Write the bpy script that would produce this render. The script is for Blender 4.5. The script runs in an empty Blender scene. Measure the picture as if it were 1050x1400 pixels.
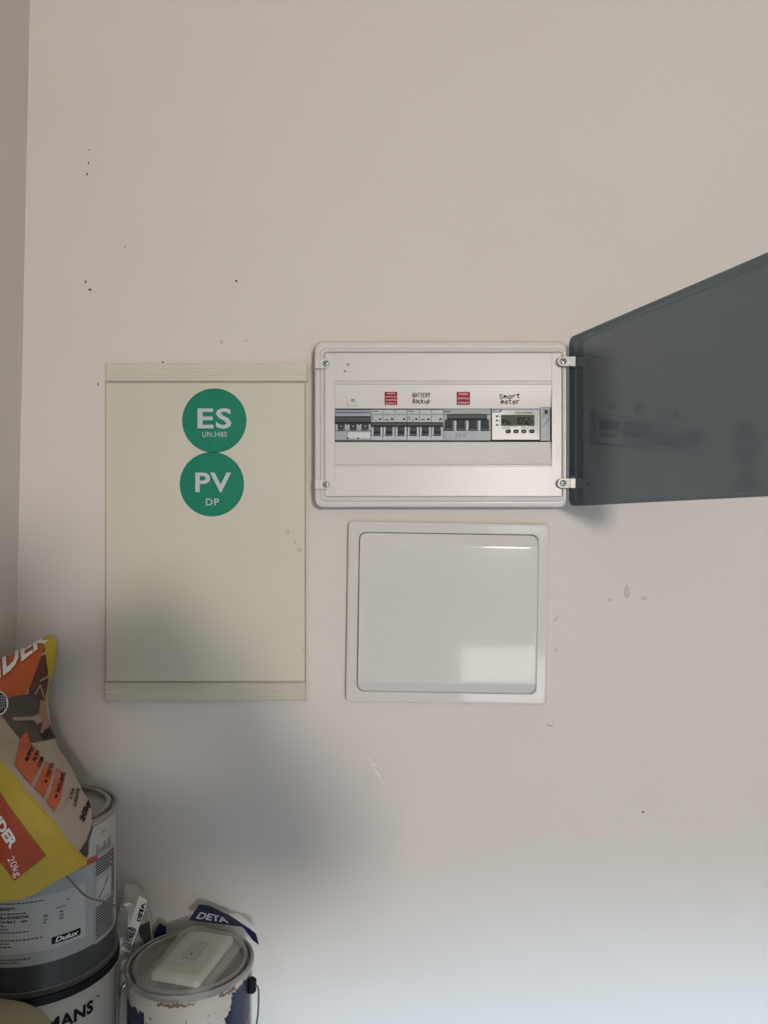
import bpy, bmesh, math, random
from mathutils import Vector, Matrix
from mathutils.bvhtree import BVHTree
from mathutils import noise as mnoise

random.seed(7)
SC = bpy.context.scene
COL = SC.collection
RAD = math.radians

# ------------------------------------------------------------------ camera
CAMZ = 1.45           # lens height above the floor
WALL = 1.2            # distance lens to the back wall
F = 1051.0            # focal length, in pixels of a 1050 x 1400 frame
HOR = 723.0           # row of the horizon
cd = bpy.data.cameras.new('camera')
cd.sensor_fit = 'AUTO'; cd.sensor_width = 36.0
cd.lens = F / 1400.0 * 36.0
cd.shift_y = (HOR - 700.0) / 1400.0
cd.clip_start = 0.02
cam = bpy.data.objects.new('camera', cd); COL.objects.link(cam)
cam.location = (0, 0, CAMZ); cam.rotation_euler = (RAD(90), 0, 0)
SC.camera = cam

# ------------------------------------------------------------------ light
wd = bpy.data.worlds.new('world'); SC.world = wd; wd.use_nodes = True
bgn = wd.node_tree.nodes['Background']
bgn.inputs[0].default_value = (0.80, 0.88, 1.0, 1); bgn.inputs[1].default_value = 0.2

def area(name, loc, target, sx, sy, power, color):
    l = bpy.data.lights.new(name, 'AREA'); l.shape = 'RECTANGLE'; l.size = sx; l.size_y = sy
    l.energy = power; l.color = color
    o = bpy.data.objects.new(name, l); COL.objects.link(o)
    o.location = loc
    o.rotation_euler = (Vector(target) - Vector(loc)).to_track_quat('-Z', 'Y').to_euler()
    return o

# daylight through the open garage door behind and to the right of the lens: a warm sunlit wall outside, and an added cool strip lamp for a band of sky
area('sunlit_daylight', (1.15, -3.9, 1.85), (0.0, 1.2, 1.5), 0.40, 0.36, 95, (1.0, 0.94, 0.875))
area('sky_strip_fill', (3.6, -8.0, 3.75), (3.0, 0.0, 1.0), 9.0, 1.2, 5800, (0.42, 0.71, 1.0))  # added strip lamp in place of sky, kept shallow to brighten only the low wall
area('driveway_daylight', (1.9, -3.9, 0.20), (1.9, 1.2, 0.5), 2.5, 0.4, 8, (1.0, 0.95, 0.89))

vs = SC.view_settings
SC.display_settings.display_device = 'sRGB'
vs.view_transform = 'Standard'; vs.look = 'None'; vs.exposure = 0.20; vs.gamma = 1.0
vs.use_curve_mapping = False

# ------------------------------------------------------------------ helpers
def wx(x, d=0.0): return (x - 525.0) / F * (WALL - d)          # picture column -> metres, d in front of the wall
def wz(y, d=0.0): return CAMZ + (HOR - y) / F * (WALL - d)
def at(x, y, Y): return Vector(((x - 525.0) / F * Y, Y, CAMZ + (HOR - y) / F * Y))

def lin(c):
    return tuple(((v / 255.0) / 12.92 if v <= 10 else (((v / 255.0) + 0.055) / 1.055) ** 2.4) for v in c)

MATS = {}
def mat(name, rgb, rough=0.5, metal=0.0, var=0.03, scale=30.0, bump=0.0, bscale=200.0, spec=0.5, coat=0.0, rgb2=None):
    """principled material, colour gently varied by noise"""
    if name in MATS: return MATS[name]
    m = bpy.data.materials.new(name); m.use_nodes = True
    nt = m.node_tree; b = nt.nodes['Principled BSDF']
    c = lin(rgb)
    tc = nt.nodes.new('ShaderNodeTexCoord')
    nz = nt.nodes.new('ShaderNodeTexNoise'); nz.inputs['Scale'].default_value = scale; nz.inputs['Detail'].default_value = 4
    nt.links.new(tc.outputs['Object'], nz.inputs['Vector'])
    rp = nt.nodes.new('ShaderNodeValToRGB')
    c2 = lin(rgb2) if rgb2 else tuple(min(1, v * (1 + var)) for v in c)
    c1 = c if rgb2 else tuple(v * (1 - var) for v in c)
    rp.color_ramp.elements[0].position = 0.3; rp.color_ramp.elements[0].color = (*c1, 1)
    rp.color_ramp.elements[1].position = 0.7; rp.color_ramp.elements[1].color = (*c2, 1)
    nt.links.new(nz.outputs['Fac'], rp.inputs[0]); nt.links.new(rp.outputs[0], b.inputs['Base Color'])
    b.inputs['Roughness'].default_value = rough; b.inputs['Metallic'].default_value = metal
    b.inputs['Specular IOR Level'].default_value = spec
    b.inputs['Coat Weight'].default_value = coat; b.inputs['Coat Roughness'].default_value = 0.05
    if bump > 0:
        n2 = nt.nodes.new('ShaderNodeTexNoise'); n2.inputs['Scale'].default_value = bscale; n2.inputs['Detail'].default_value = 3
        nt.links.new(tc.outputs['Object'], n2.inputs['Vector'])
        bp = nt.nodes.new('ShaderNodeBump'); bp.inputs['Strength'].default_value = bump; bp.inputs['Distance'].default_value = 0.002
        nt.links.new(n2.outputs['Fac'], bp.inputs['Height']); nt.links.new(bp.outputs[0], b.inputs['Normal'])
    MATS[name] = m
    return m

def clear_mat(name, tint, milk=(230, 230, 228), milk_amount=0.1, rough=0.1, ior=1.45, gloss=1.0, bump=0.0, bscale=60):
    """see-through sheet: tinted transmission, a little milk, a clear gloss"""
    m = bpy.data.materials.new(name); m.use_nodes = True
    nt = m.node_tree; nt.nodes.clear()
    out = nt.nodes.new('ShaderNodeOutputMaterial')
    tr = nt.nodes.new('ShaderNodeBsdfTransparent'); tr.inputs[0].default_value = (*tint, 1)
    df = nt.nodes.new('ShaderNodeBsdfDiffuse'); df.inputs[0].default_value = (*lin(milk), 1)
    gl = nt.nodes.new('ShaderNodeBsdfGlossy'); gl.inputs['Roughness'].default_value = rough
    gl.inputs[0].default_value = (gloss, gloss, gloss, 1)
    lw = nt.nodes.new('ShaderNodeLayerWeight'); lw.inputs[0].default_value = 0.5      # Schlick's curve, alike for both faces of a thin sheet
    pw = nt.nodes.new('ShaderNodeMath'); pw.operation = 'POWER'; pw.inputs[1].default_value = 5.0
    nt.links.new(lw.outputs['Facing'], pw.inputs[0])
    fr = nt.nodes.new('ShaderNodeMath'); fr.operation = 'MULTIPLY_ADD'; f0 = ((ior - 1) / (ior + 1)) ** 2
    nt.links.new(pw.outputs[0], fr.inputs[0]); fr.inputs[1].default_value = 1 - f0; fr.inputs[2].default_value = f0
    m1 = nt.nodes.new('ShaderNodeMixShader'); m1.inputs[0].default_value = milk_amount
    m2 = nt.nodes.new('ShaderNodeMixShader')
    nt.links.new(tr.outputs[0], m1.inputs[1]); nt.links.new(df.outputs[0], m1.inputs[2])
    nt.links.new(fr.outputs[0], m2.inputs[0]); nt.links.new(m1.outputs[0], m2.inputs[1]); nt.links.new(gl.outputs[0], m2.inputs[2])
    nt.links.new(m2.outputs[0], out.inputs[0])
    if bump:
        tc = nt.nodes.new('ShaderNodeTexCoord')
        n2 = nt.nodes.new('ShaderNodeTexNoise'); n2.inputs['Scale'].default_value = bscale
        bp = nt.nodes.new('ShaderNodeBump'); bp.inputs['Strength'].default_value = bump; bp.inputs['Distance'].default_value = 0.004
        nt.links.new(tc.outputs['Object'], n2.inputs['Vector'])
        nt.links.new(n2.outputs['Fac'], bp.inputs['Height']); nt.links.new(bp.outputs[0], gl.inputs['Normal'])
    MATS[name] = m
    return m

def obj(name, bm, m, parent=None, angle=35, smooth=True, recalc=True):
    if recalc: bmesh.ops.recalc_face_normals(bm, faces=bm.faces[:])
    me = bpy.data.meshes.new(name); bm.to_mesh(me); bm.free()
    if smooth:
        me.shade_smooth(); me.set_sharp_from_angle(angle=RAD(angle))
    o = bpy.data.objects.new(name, me); COL.objects.link(o)
    for mm in (m if isinstance(m, (list, tuple)) else [m]): me.materials.append(mm)
    if parent is not None:
        o.parent = parent; o.matrix_parent_inverse = Matrix.Translation(parent.location).inverted() if parent.type == 'EMPTY' and 'local' not in parent else Matrix()
    return o

def tag(o, label, cat=None, group=None, kind=None):
    if label: o['label'] = label
    if cat: o['category'] = cat
    if group: o['group'] = group
    if kind: o['kind'] = kind
    return o

def thing(name, label, cat, loc, group=None):
    o = bpy.data.objects.new(name, None); COL.objects.link(o); o.location = loc; o.empty_display_size = 0.03
    return tag(o, label, cat, group)

def NB(): return bmesh.new()

def box(bm, x0, x1, y0, y1, z0, z1, bev=0.0):
    vs_ = [bm.verts.new((x, y, z)) for x in (x0, x1) for y in (y0, y1) for z in (z0, z1)]
    fs = [bm.faces.new([vs_[i] for i in q]) for q in ((0, 1, 3, 2), (4, 6, 7, 5), (0, 4, 5, 1), (2, 3, 7, 6), (0, 2, 6, 4), (1, 5, 7, 3))]
    if bev > 0:
        es = list({e for f in fs for e in f.edges})
        bmesh.ops.bevel(bm, geom=es, offset=bev, segments=2, affect='EDGES', profile=0.6)
    return bm

def pbox(bm, px0, px1, py0, py1, d0, d1, bev=0.0):
    """box on the wall: picture columns/rows measured on its front face, d0..d1 metres in front of the wall"""
    return box(bm, wx(px0, d1), wx(px1, d1), WALL - d1, WALL - d0, wz(py1, d1), wz(py0, d1), bev)

def rr(x0, x1, z0, z1, r, n=5):
    r = max(min(r, (x1 - x0) / 2 - 1e-5, (z1 - z0) / 2 - 1e-5), 1e-5)
    pts = []
    for cx, cz, a0 in ((x1 - r, z1 - r, 0), (x0 + r, z1 - r, 90), (x0 + r, z0 + r, 180), (x1 - r, z0 + r, 270)):
        for k in range(n + 1):
            a = RAD(a0 + 90.0 * k / n)
            pts.append((cx + r * math.cos(a), cz + r * math.sin(a)))
    return pts

def loft(bm, loops, cap_start=False, cap_end=True, closed=True):
    rows = [[bm.verts.new(p) for p in lp] for lp in loops]
    n = len(rows[0])
    for a, b in zip(rows, rows[1:]):
        for i in range(n if closed else n - 1):
            j = (i + 1) % n
            bm.faces.new((a[i], a[j], b[j], b[i]))
    if cap_start: bm.faces.new(rows[0][::-1])
    if cap_end: bm.faces.new(rows[-1])
    return rows

def prr(x0, x1, y0, y1, r, d, n=5):
    """rounded rectangle given in picture columns/rows at distance d in front of the wall; r in metres"""
    return [(x, WALL - d, z) for x, z in rr(wx(x0, d), wx(x1, d), wz(y1, d), wz(y0, d), r, n)]

def lathe(bm, prof, cx, cy, n=56, a0=0.0, a1=360.0, cap_bottom=False, cap_top=False):
    full = abs(a1 - a0 - 360) < 1e-6
    m = n if full else n + 1
    rows = []
    for r, z in prof:
        rows.append([bm.verts.new((cx + r * math.sin(RAD(a0 + (a1 - a0) * k / n)), cy - r * math.cos(RAD(a0 + (a1 - a0) * k / n)), z)) for k in range(m)])
    for a, b in zip(rows, rows[1:]):
        for i in range(m if full else m - 1):
            j = (i + 1) % m
            bm.faces.new((a[i], a[j], b[j], b[i]))
    if cap_bottom: bm.faces.new(rows[0][::-1])
    if cap_top: bm.faces.new(rows[-1])

def catmull(pts, n=8):
    pts = [Vector(p) for p in pts]
    out = []
    P = [pts[0] * 2 - pts[1]] + pts + [pts[-1] * 2 - pts[-2]]
    for i in range(1, len(P) - 2):
        for k in range(n):
            t = k / n
            a, b, c, d = P[i - 1], P[i], P[i + 1], P[i + 2]
            out.append(0.5 * ((2 * b) + (c - a) * t + (2 * a - 5 * b + 4 * c - d) * t * t + (3 * b - a - 3 * c + d) * t ** 3))
    out.append(pts[-1].copy())
    return out

def tube(bm, pts, r, n=8):
    pts = [Vector(p) for p in pts]
    rows = []; up = None
    for i, p in enumerate(pts):
        t = (pts[min(i + 1, len(pts) - 1)] - pts[max(i - 1, 0)]).normalized()
        if up is None:
            up = Vector((0, 0, 1)) if abs(t.z) < 0.9 else Vector((1, 0, 0))
        s = t.cross(up).normalized(); up = s.cross(t).normalized()
        rows.append([p + (s * math.cos(2 * math.pi * k / n) + up * math.sin(2 * math.pi * k / n)) * r for k in range(n)])
    loft(bm, rows, True, True)

def text2d(s, bold=0.0, res=3, spacing=1.0, shear=0.0):
    """flat lettering as (verts, faces), in its own unit box 0..1 x 0..1"""
    cu = bpy.data.curves.new('t', 'FONT'); cu.body = s; cu.resolution_u = res; cu.offset = bold; cu.space_character = spacing; cu.shear = shear
    cu.fill_mode = 'FRONT'
    o = bpy.data.objects.new('t', cu); COL.objects.link(o)
    dg = bpy.context.evaluated_depsgraph_get()
    me = bpy.data.meshes.new_from_object(o.evaluated_get(dg))
    vs_ = [(v.co.x, v.co.y) for v in me.vertices]; fs = [tuple(p.vertices) for p in me.polygons]
    bpy.data.objects.remove(o); bpy.data.curves.remove(cu); bpy.data.meshes.remove(me)
    x0 = min(v[0] for v in vs_); x1 = max(v[0] for v in vs_); y0 = min(v[1] for v in vs_); y1 = max(v[1] for v in vs_)
    return [((x - x0) / (x1 - x0), (y - y0) / (y1 - y0)) for x, y in vs_], fs

def add_flat(bm, vf, fn):
    vs_, fs = vf
    vv = [bm.verts.new(fn(u, v)) for u, v in vs_]
    for f in fs:
        try: bm.faces.new([vv[i] for i in f])
        except ValueError: pass
    return bm

def wall_text(bm, s, px0, px1, py0, py1, d, **k):
    """lettering filling the picture box px0..px1 x py0..py1 on a plane d in front of the wall"""
    return add_flat(bm, text2d(s, **k), lambda u, v: (wx(px0 + (px1 - px0) * u, d), WALL - d, wz(py1 + (py0 - py1) * v, d)))

def ribbon(bm, pts, w, fn):
    """a pen stroke: polyline pts (2-D) drawn w wide, fn maps 2-D to 3-D"""
    P = [Vector(p) for p in pts]; L = []; R = []
    for i, p in enumerate(P):
        t = P[min(i + 1, len(P) - 1)] - P[max(i - 1, 0)]
        if t.length < 1e-9: t = Vector((1, 0))
        t.normalize(); nn = Vector((-t.y, t.x)) * w / 2
        L.append(bm.verts.new(fn(*(p + nn)))); R.append(bm.verts.new(fn(*(p - nn))))
    for i in range(len(P) - 1):
        bm.faces.new((L[i], L[i + 1], R[i + 1], R[i]))

# ------------------------------------------------------------------ materials
M_wall = mat('wall_paint', (213, 204, 196), 0.62, var=0.012, scale=3, bump=0.06, bscale=420, spec=0.3)
M_ceil = mat('ceiling_paint', (222, 218, 208), 0.8, var=0.01)
M_brickw = mat('brown_brickwork', (128, 104, 84), 0.85, var=0.2, scale=14, bump=0.2)
M_floor = mat('dark_concrete', (74, 74, 74), 0.7, var=0.08, scale=6, bump=0.1)
M_cream = mat('cream_enamel', (204, 197, 180), 0.42, var=0.012, scale=12, spec=0.4)
M_green = mat('green_vinyl', (0, 122, 94), 0.4, var=0.04, scale=40, spec=0.3)
M_silver = mat('silver_print', (186, 192, 196), 0.4, var=0.02)
M_white = mat('white_plastic', (211, 205, 199), 0.33, var=0.008, scale=20)
M_gloss = mat('glossy_white_plastic', (213, 208, 202), 0.08, var=0.006, scale=8, coat=0.5)
M_grey = mat('grey_switchgear', (158, 160, 162), 0.42, var=0.02)
M_lgrey = mat('light_grey_switchgear', (178, 180, 180), 0.4, var=0.02)
M_dgrey = mat('dark_grey_lever', (66, 68, 70), 0.45, var=0.03, spec=0.3)
M_black = mat('black_plastic', (16, 16, 18), 0.45, var=0.05, spec=0.25)
M_ink = mat('marker_ink', (24, 24, 28), 0.7, var=0.05, spec=0.15)
M_red = mat('red_label', (156, 4, 32), 0.5, var=0.03, spec=0.25)
M_blue = mat('blue_print', (28, 74, 128), 0.4, var=0.03)
M_lime = mat('green_print', (92, 140, 84), 0.4, var=0.03)
M_wprint = mat('white_print', (236, 234, 230), 0.5, var=0.01)
M_lcd = mat('lcd_glass', (84, 90, 76), 0.5, var=0.03, spec=0.15)
M_lcdink = mat('lcd_segment', (22, 25, 20), 0.8, var=0.03, spec=0.05)
M_chrome = mat('zinc_screw', (196, 196, 192), 0.28, metal=0.85, var=0.03)
M_steel = mat('handle_wire', (118, 115, 110), 0.32, metal=0.75, var=0.05, scale=60)
M_smoke = clear_mat('smoked_polycarbonate', (0.40, 0.445, 0.475), milk=(70, 80, 88), milk_amount=0.05, rough=0.08, ior=1.5)

# ------------------------------------------------------------------ the room
def struct(name, bm, m, label=None):
    o = obj(name, bm, m); o['kind'] = 'structure'
    if label: o['label'] = label
    return o

RX, RY, H = 3.6, -3.6, 2.6        # right wall, rear wall, ceiling
wall_back = struct('wall_back', box(NB(), -0.75, RX + 0.1, WALL, WALL + 0.1, -0.0, H), M_wall, 'cream painted plaster wall that carries the switch boxes')
bm = NB()                          # the left wall leans a touch out of plumb
xt, xb = wx(41), wx(11)
zt, zb = wz(0), wz(1400)
lean = (xt - xb) / (zt - zb)
def lx(z): return xb + lean * (z - zb)
rows = []
for y in (WALL, RY):
    rows.append([(lx(0.0), y, 0.0), (lx(H), y, H), (lx(H) - 0.1, y, H), (lx(0.0) - 0.1, y, 0.0)])
loft(bm, rows, True, True)
wall_left = struct('wall_left', bm, M_wall, 'cream painted side wall meeting the back wall in a corner')
struct('floor', box(NB(), -0.8, RX + 0.1, RY - 0.1, WALL + 0.1, -0.1, 0.0), M_floor, 'grey concrete garage floor')
struct('ceiling', box(NB(), -0.8, RX + 0.1, RY - 0.1, WALL + 0.1, H, H + 0.1), M_ceil, 'white painted garage ceiling')
struct('wall_right', box(NB(), RX, RX + 0.1, RY, WALL, 0.0, H), M_brickw, 'brown brick wall on the far side of the garage')
bm = NB()                          # rear wall with the open garage doorway
box(bm, -0.8, 0.55, RY - 0.1, RY, 0, H); box(bm, 3.4, RX + 0.1, RY - 0.1, RY, 0, H); box(bm, 0.55, 3.4, RY - 0.1, RY, 2.1, H)
struct('wall_rear', bm, M_brickw, 'brown brick wall around the open garage doorway')

# chips and scuffs on the plaster
M_chip = mat('chipped_plaster', (60, 54, 44), 0.9, var=0.1)
M_scuff = mat('scuffed_paint', (194, 185, 174), 0.7, var=0.05)
M_scratch = mat('bare_plaster', (226, 226, 222), 0.8, var=0.03)
def chip(px, py, w, h, ang, m, name='paint_chip'):
    bm = NB(); n = 9; d = 0.0006; pts = []
    for k in range(n):
        a = 2 * math.pi * k / n; q = 0.75 + 0.4 * random.random()
        x, y = math.cos(a) * w / 2 * q, math.sin(a) * h / 2 * q
        X, Y = x * math.cos(ang) - y * math.sin(ang), x * math.sin(ang) + y * math.cos(ang)
        pts.append((px + X, py + Y))
    loft(bm, [[(wx(x), WALL - 0.0001, wz(y)) for x, y in pts], [(wx(px + (x - px) * .8, d), WALL - d, wz(py + (y - py) * .8, d)) for x, y in pts]])
    obj(name, bm, m, wall_back)
for a in ((122, 205, 1.2, 4, 0.1, M_chip), (121, 223, 1.8, 4.5, -0.2, M_chip), (119, 238, 2.2, 4.5, 0.5, M_chip), (117, 385, 2.2, 5, 0.1, M_chip),
          (123, 396, 5.5, 2.6, 0.1, M_chip), (68, 405, 1.2, 4, -0.4, M_scuff), (171, 338, 2.5, 1.3, 0.2, M_chip), (323, 384, 2, 5, -0.9, M_chip), (134, 525, 1.5, 6, 0, M_chip),
          (223, 495, 3.5, 2.0, 0, M_chip), (879, 1110, 5, 1.6, 0.5, M_chip), (948, 51, 1.5, 4, 0.2, M_scuff), (46, 827, 5, 2, 0, M_scuff)):
    chip(*a)
for a in ((857, 808, 9, 20, 0.1), (833, 820, 9, 4, 0.1), (880, 818, 8, 6, 0.2), (760, 846, 2.5, 14, 0.7), (760, 889, 5, 5, 0), (752, 992, 10, 4, 0.2),
          (303, 467, 6, 5, 0.3), (336, 466, 5, 3, 0)):
    chip(*a, M_scuff, 'scuff_mark')
for (x, y, w, h, a) in ((506, 1038, 1.6, 10, -0.45), (509, 1045, 2.2, 10, -0.35), (513, 1046, 1.6, 6, -0.6), (515, 1056, 2.6, 11, -0.5), (519, 1061, 2.0, 9, -0.4), (522, 1069, 2.0, 11, -0.4)):
    chip(x, y, w, h, a, M_scratch, 'gouge_mark')

# ------------------------------------------------------------------ old cream switchboard cover
cb = thing('switchboard_cover', 'cream metal switchboard cover with ribbed end strips and two green round stickers', 'switchboard', (wx(282), WALL, wz(958)))
bm = NB(); loft(bm, [prr(143.5, 421, 498, 957, .002, d) for d in (0.0, .011)] + [prr(144.3, 420.2, 499, 956, .0015, .0125)]); obj('back_plate', bm, M_cream, cb)
bm = NB(); loft(bm, [prr(144.5, 417, 523.2, 931.6, .0012, d) for d in (.010, .0165)] + [prr(145.4, 416.1, 524.1, 930.7, .001, .018)]); obj('front_panel', bm, M_cream, cb)
bm = NB(); loft(bm, [prr(418, 421, 524, 955, .0006, d) for d in (.011, .0158)] + [prr(418.4, 420.6, 524.5, 954.5, .0004, .0165)]); obj('side_flange', bm, M_cream, cb)
def ribbed(px0, px1, py0, py1, nm, amp):
    bm = NB(); n = 7; loops = []
    prof = [(py0, .010), (py0, .0165), (py0 + 1, .018)]
    h = (py1 - py0 - 3.0) / n
    for k in range(n):
        y = py0 + 1.5 + k * h
        prof += [(y + .15 * h, .0180 - amp / 2), (y + .4 * h, .0180 + amp / 2), (y + .75 * h, .0180 + amp / 2), (y + .98 * h, .0180 - amp / 2)]
    prof += [(py1 - 1, .018), (py1, .0165), (py1, .010)]
    for x in (px0, px0 + .8, px1 - 5, px1 - 1.5, px1):
        e = {px0: .0015, px1: .0035, px1 - 1.5: .001}.get(x, 0.0)
        loops.append([(wx(x, d), WALL - max(d - e, .0098), wz(y, d)) for y, d in prof])
    loft(bm, loops, True, True, closed=True)
    obj(nm, bm, M_cream, cb, angle=25)
ribbed(144.5, 420.5, 497, 521.6, 'ribbed_strip', .0004); ribbed(142.5, 418, 933.2, 958, 'ribbed_strip', .0010)
M_smudge = mat('grimy_smudge', (190, 182, 162), 0.6, var=0.05)
for (x, y, w, h, a) in ((393, 727, 6, 9, .4), (404, 742, 3, 9, -.6), (409, 752, 8, 8, 0), (415, 889, 3, 10, 0), (411, 778, 2, 2, 0), (401, 626, 3, 2, 0)):
    bm = NB(); n = 10
    p0 = [(x + math.cos(6.283 * k / n) * w / 2 * (.7 + .5 * random.random()), y + math.sin(6.283 * k / n) * h / 2 * (.7 + .5 * random.random())) for k in range(n)]
    bm.faces.new([bm.verts.new((wx(a_, .0182), WALL - .0182, wz(b_, .0182))) for a_, b_ in p0]); obj('smudge', bm, M_smudge, cb)

def sticker(cx, cy, r, big, small, bigbox, smallbox, label, bold_small):
    d0, d1 = .0181, .0187
    bm = NB(); n = 64
    loft(bm, [[(wx(cx + r * math.cos(6.28319 * k / n), d), WALL - d, wz(cy + r * math.sin(6.28319 * k / n), d)) for k in range(n)] for d in (d0, d1)])
    s = obj('round_sticker', bm, M_green, cb); s['label'] = label
    obj('lettering', wall_text(NB(), big, *bigbox, d1 + .0002, bold=.022, spacing=1.08), M_silver, s)
    obj('lettering', wall_text(NB(), small, *smallbox, d1 + .0002, bold=bold_small, spacing=1.1), M_silver, s)
sticker(293, 575, 44, 'ES', 'UN:3480', (270, 316.5, 558, 586), (277, 310, 590, 597.5), 'green round sticker reading ES UN:3480', 0.0)
sticker(289.7, 662, 44, 'PV', 'DP', (267, 316, 646, 673), (281.5, 299.5, 681.5, 691), 'green round sticker reading PV DP', 0.015)

# ------------------------------------------------------------------ consumer unit with smoked door
cu_ = thing('consumer_unit', 'white plastic consumer unit with its smoked see-through door swung open', 'fuse box', (wx(602), WALL, wz(694)))
bm = NB()
loft(bm, [prr(430, 775.5, 466.5, 694, .012, 0.0), prr(430, 775.5, 466.5, 694, .012, .030), prr(431.2, 774.6, 468, 692.8, .012, .0345),
          prr(434, 773.5, 471, 690.5, .011, .0355), prr(437, 771.5, 475.5, 686, .009, .0355), prr(438.5, 771, 477, 684.5, .008, .0375),
          prr(442.6, 769, 480.6, 680, .006, .0385), prr(443.3, 768.4, 481.3, 679.3, .006, .0355), prr(443.9, 767.8, 481.9, 678.7, .006, .0355)], False, False)
obj('housing', bm, M_white, cu_, angle=28)
# front cover: flat cheeks, three fields, the middle field dips towards the row of devices
bm = NB()
d0 = .0385
loft(bm, [[(wx(x, d), WALL - d, wz(y, d)) for (y, d) in ((482.4, .034), (482.4, .0375), (483, d0), (678, d0), (678.6, .0375), (678.6, .034))] for x in (444.4, 457.6)], True, True)
loft(bm, [[(wx(x, d), WALL - d, wz(y, d)) for (y, d) in ((482.4, .034), (482.4, .0375), (483, d0), (678, d0), (678.6, .0375), (678.6, .034))] for x in (754.5, 767.6)], True, True)
def field(prof, x0=457.8, x1=754.3):
    loft(bm, [[(wx(x, d), WALL - d, wz(y, d)) for y, d in prof] for x in (x0, x1)], True, True)
field([(482.4, .033), (482.4, .0375), (483, d0), (520.3, d0), (521, .0378), (521.3, .033)])
field([(522.2, .030), (522.4, .0385), (523.2, .0392), (524.6, .0392), (526, .0378), (540, .0358), (556, .0335), (558.6, .0330), (559.2, .0315), (559.2, .026)])
field([(603.8, .026), (603.8, .0315), (604.4, .033), (612, .0337), (634, .0375), (635, .0385), (635.8, .038), (636, .030)])
field([(636.9, .033), (637.1, .0378), (637.8, d0), (678, d0), (678.6, .0375), (678.6, .033)])
pbox(bm, 456, 756, 516, 527, .028, .0366); pbox(bm, 456, 756, 631, 641, .028, .0366)       # lands behind the seams
obj('front_cover', bm, M_white, cu_, angle=25)

def screw(px, py, d, r, parent, rot):
    bm = NB(); n = 20
    c = (wx(px, d), wz(py, d)); k_ = (WALL - d) / F
    R_ = r * k_
    loft(bm, [[(c[0] + R_ * q * math.cos(6.28319 * i / n), WALL - d - h, c[1] + R_ * q * math.sin(6.28319 * i / n)) for i in range(n)] for q, h in ((1, 0), (1, .0008), (.8, .0015), (.3, .0019))])
    s = obj('screw', bm, M_chrome, parent)
    bm = NB()
    for a in (rot, rot + math.pi / 2):
        ca, sa = math.cos(a), math.sin(a); l, w = R_ * .72, R_ * .15
        vv = [(-l, -w), (l, -w), (l, w), (-l, w)]
        loft(bm, [[(c[0] + x * ca - y * sa, WALL - d - h, c[1] + x * sa + y * ca) for x, y in vv] for h in (.0012, .0021)])
    obj('cross_slot', bm, M_dgrey, s)
    return s
def clip(px_flat, px_round, cy, hh, d, rot, sx):
    """retaining tab with one round end; px_round is the column of the round end"""
    bm = NB(); k_ = 1 if px_round > px_flat else -1
    def outline(ins, dd):
        r = hh - ins; cx = px_round - k_ * hh
        pts = [(px_flat + k_ * ins, cy - r), (px_flat + k_ * ins, cy + r)]
        for i in range(11):
            a = math.pi / 2 - math.pi * i / 10
            pts.append((cx + k_ * r * math.cos(a), cy + r * math.sin(a)))
        return [(wx(x, dd), WALL - dd, wz(y, dd)) for x, y in pts]
    loft(bm, [outline(0, .036), outline(0, d - .0008), outline(.8, d)])
    t = obj('retaining_clip', bm, M_white, cu_)
    screw(sx, cy, d - .0002, 4.6, t, rot)
    bm = NB(); x0, x1 = sorted((px_flat + k_ * 6, sx - k_ * 5.2))
    pbox(bm, x0, x1, cy - hh * .62, cy + hh * .62, d - .002, d + .0007, .0003); obj('clip_rib', bm, M_white, t)
clip(430.6, 452, 497.3, 6.6, .0425, 0.9, 445.6)
clip(430.6, 452, 662.2, 6.6, .0425, 0.05, 445.6)
clip(787, 762, 493.8, 6.8, .0475, 0.85, 769.6)
clip(787, 762, 660.6, 6.8, .0475, 0.05, 769.6)

# smoked door: a shallow tray swung 109 degrees on the right-hand edge
U = Vector((.32, -.947, 0)).normalized(); MM = Vector((U.y * -1, U.x, 0))
O_ = Vector((.2775, 1.1545, CAMZ + .0338)); DW, DH, DD = .392, .2532, .0140
def dpt(u, m, v): return O_ + U * u + MM * m + Vector((0, 0, v))
def dloop(ins, m, r): return [dpt(a, m, b) for a, b in rr(ins, DW - ins, ins, DH - ins, max(r - ins, .002), 6)]
bm = NB()
r0 = .011
out_ = loft(bm, [dloop(.0016, 0, r0), dloop(0, .0003, r0), dloop(0, .0115, r0), dloop(.0009, .0133, r0), dloop(.003, .0140, r0)])
in_ = loft(bm, [dloop(.0024, 0, r0), dloop(.0024, .0095, r0), dloop(.0036, .0112, r0), dloop(.0055, .0118, r0)])
n = len(out_[0])
for i in range(n):
    j = (i + 1) % n
    bm.faces.new((out_[0][i], in_[0][i], in_[0][j], out_[0][j]))
door = obj('smoked_door', bm, M_smoke, cu_, angle=8)
door['label'] = 'smoked see-through door standing open'
for cy in (493.8, 660.6):                     # black strips standing in for the shadow around each clip
    for s in (-1, 1):
        zc = wz(cy + s * 8.6, .047)
        bm = NB(); vs_ = []
        pts = [(-.001, .0005), (.003, .0005), (.0055, .0115), (-.001, .0115)]
        loft(bm, [[dpt(a, m, zc - O_.z + h) for a, m in pts] for h in (-.0011, .0011)], True, True)
        obj('clip_shadow', bm, M_black, door)

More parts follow.
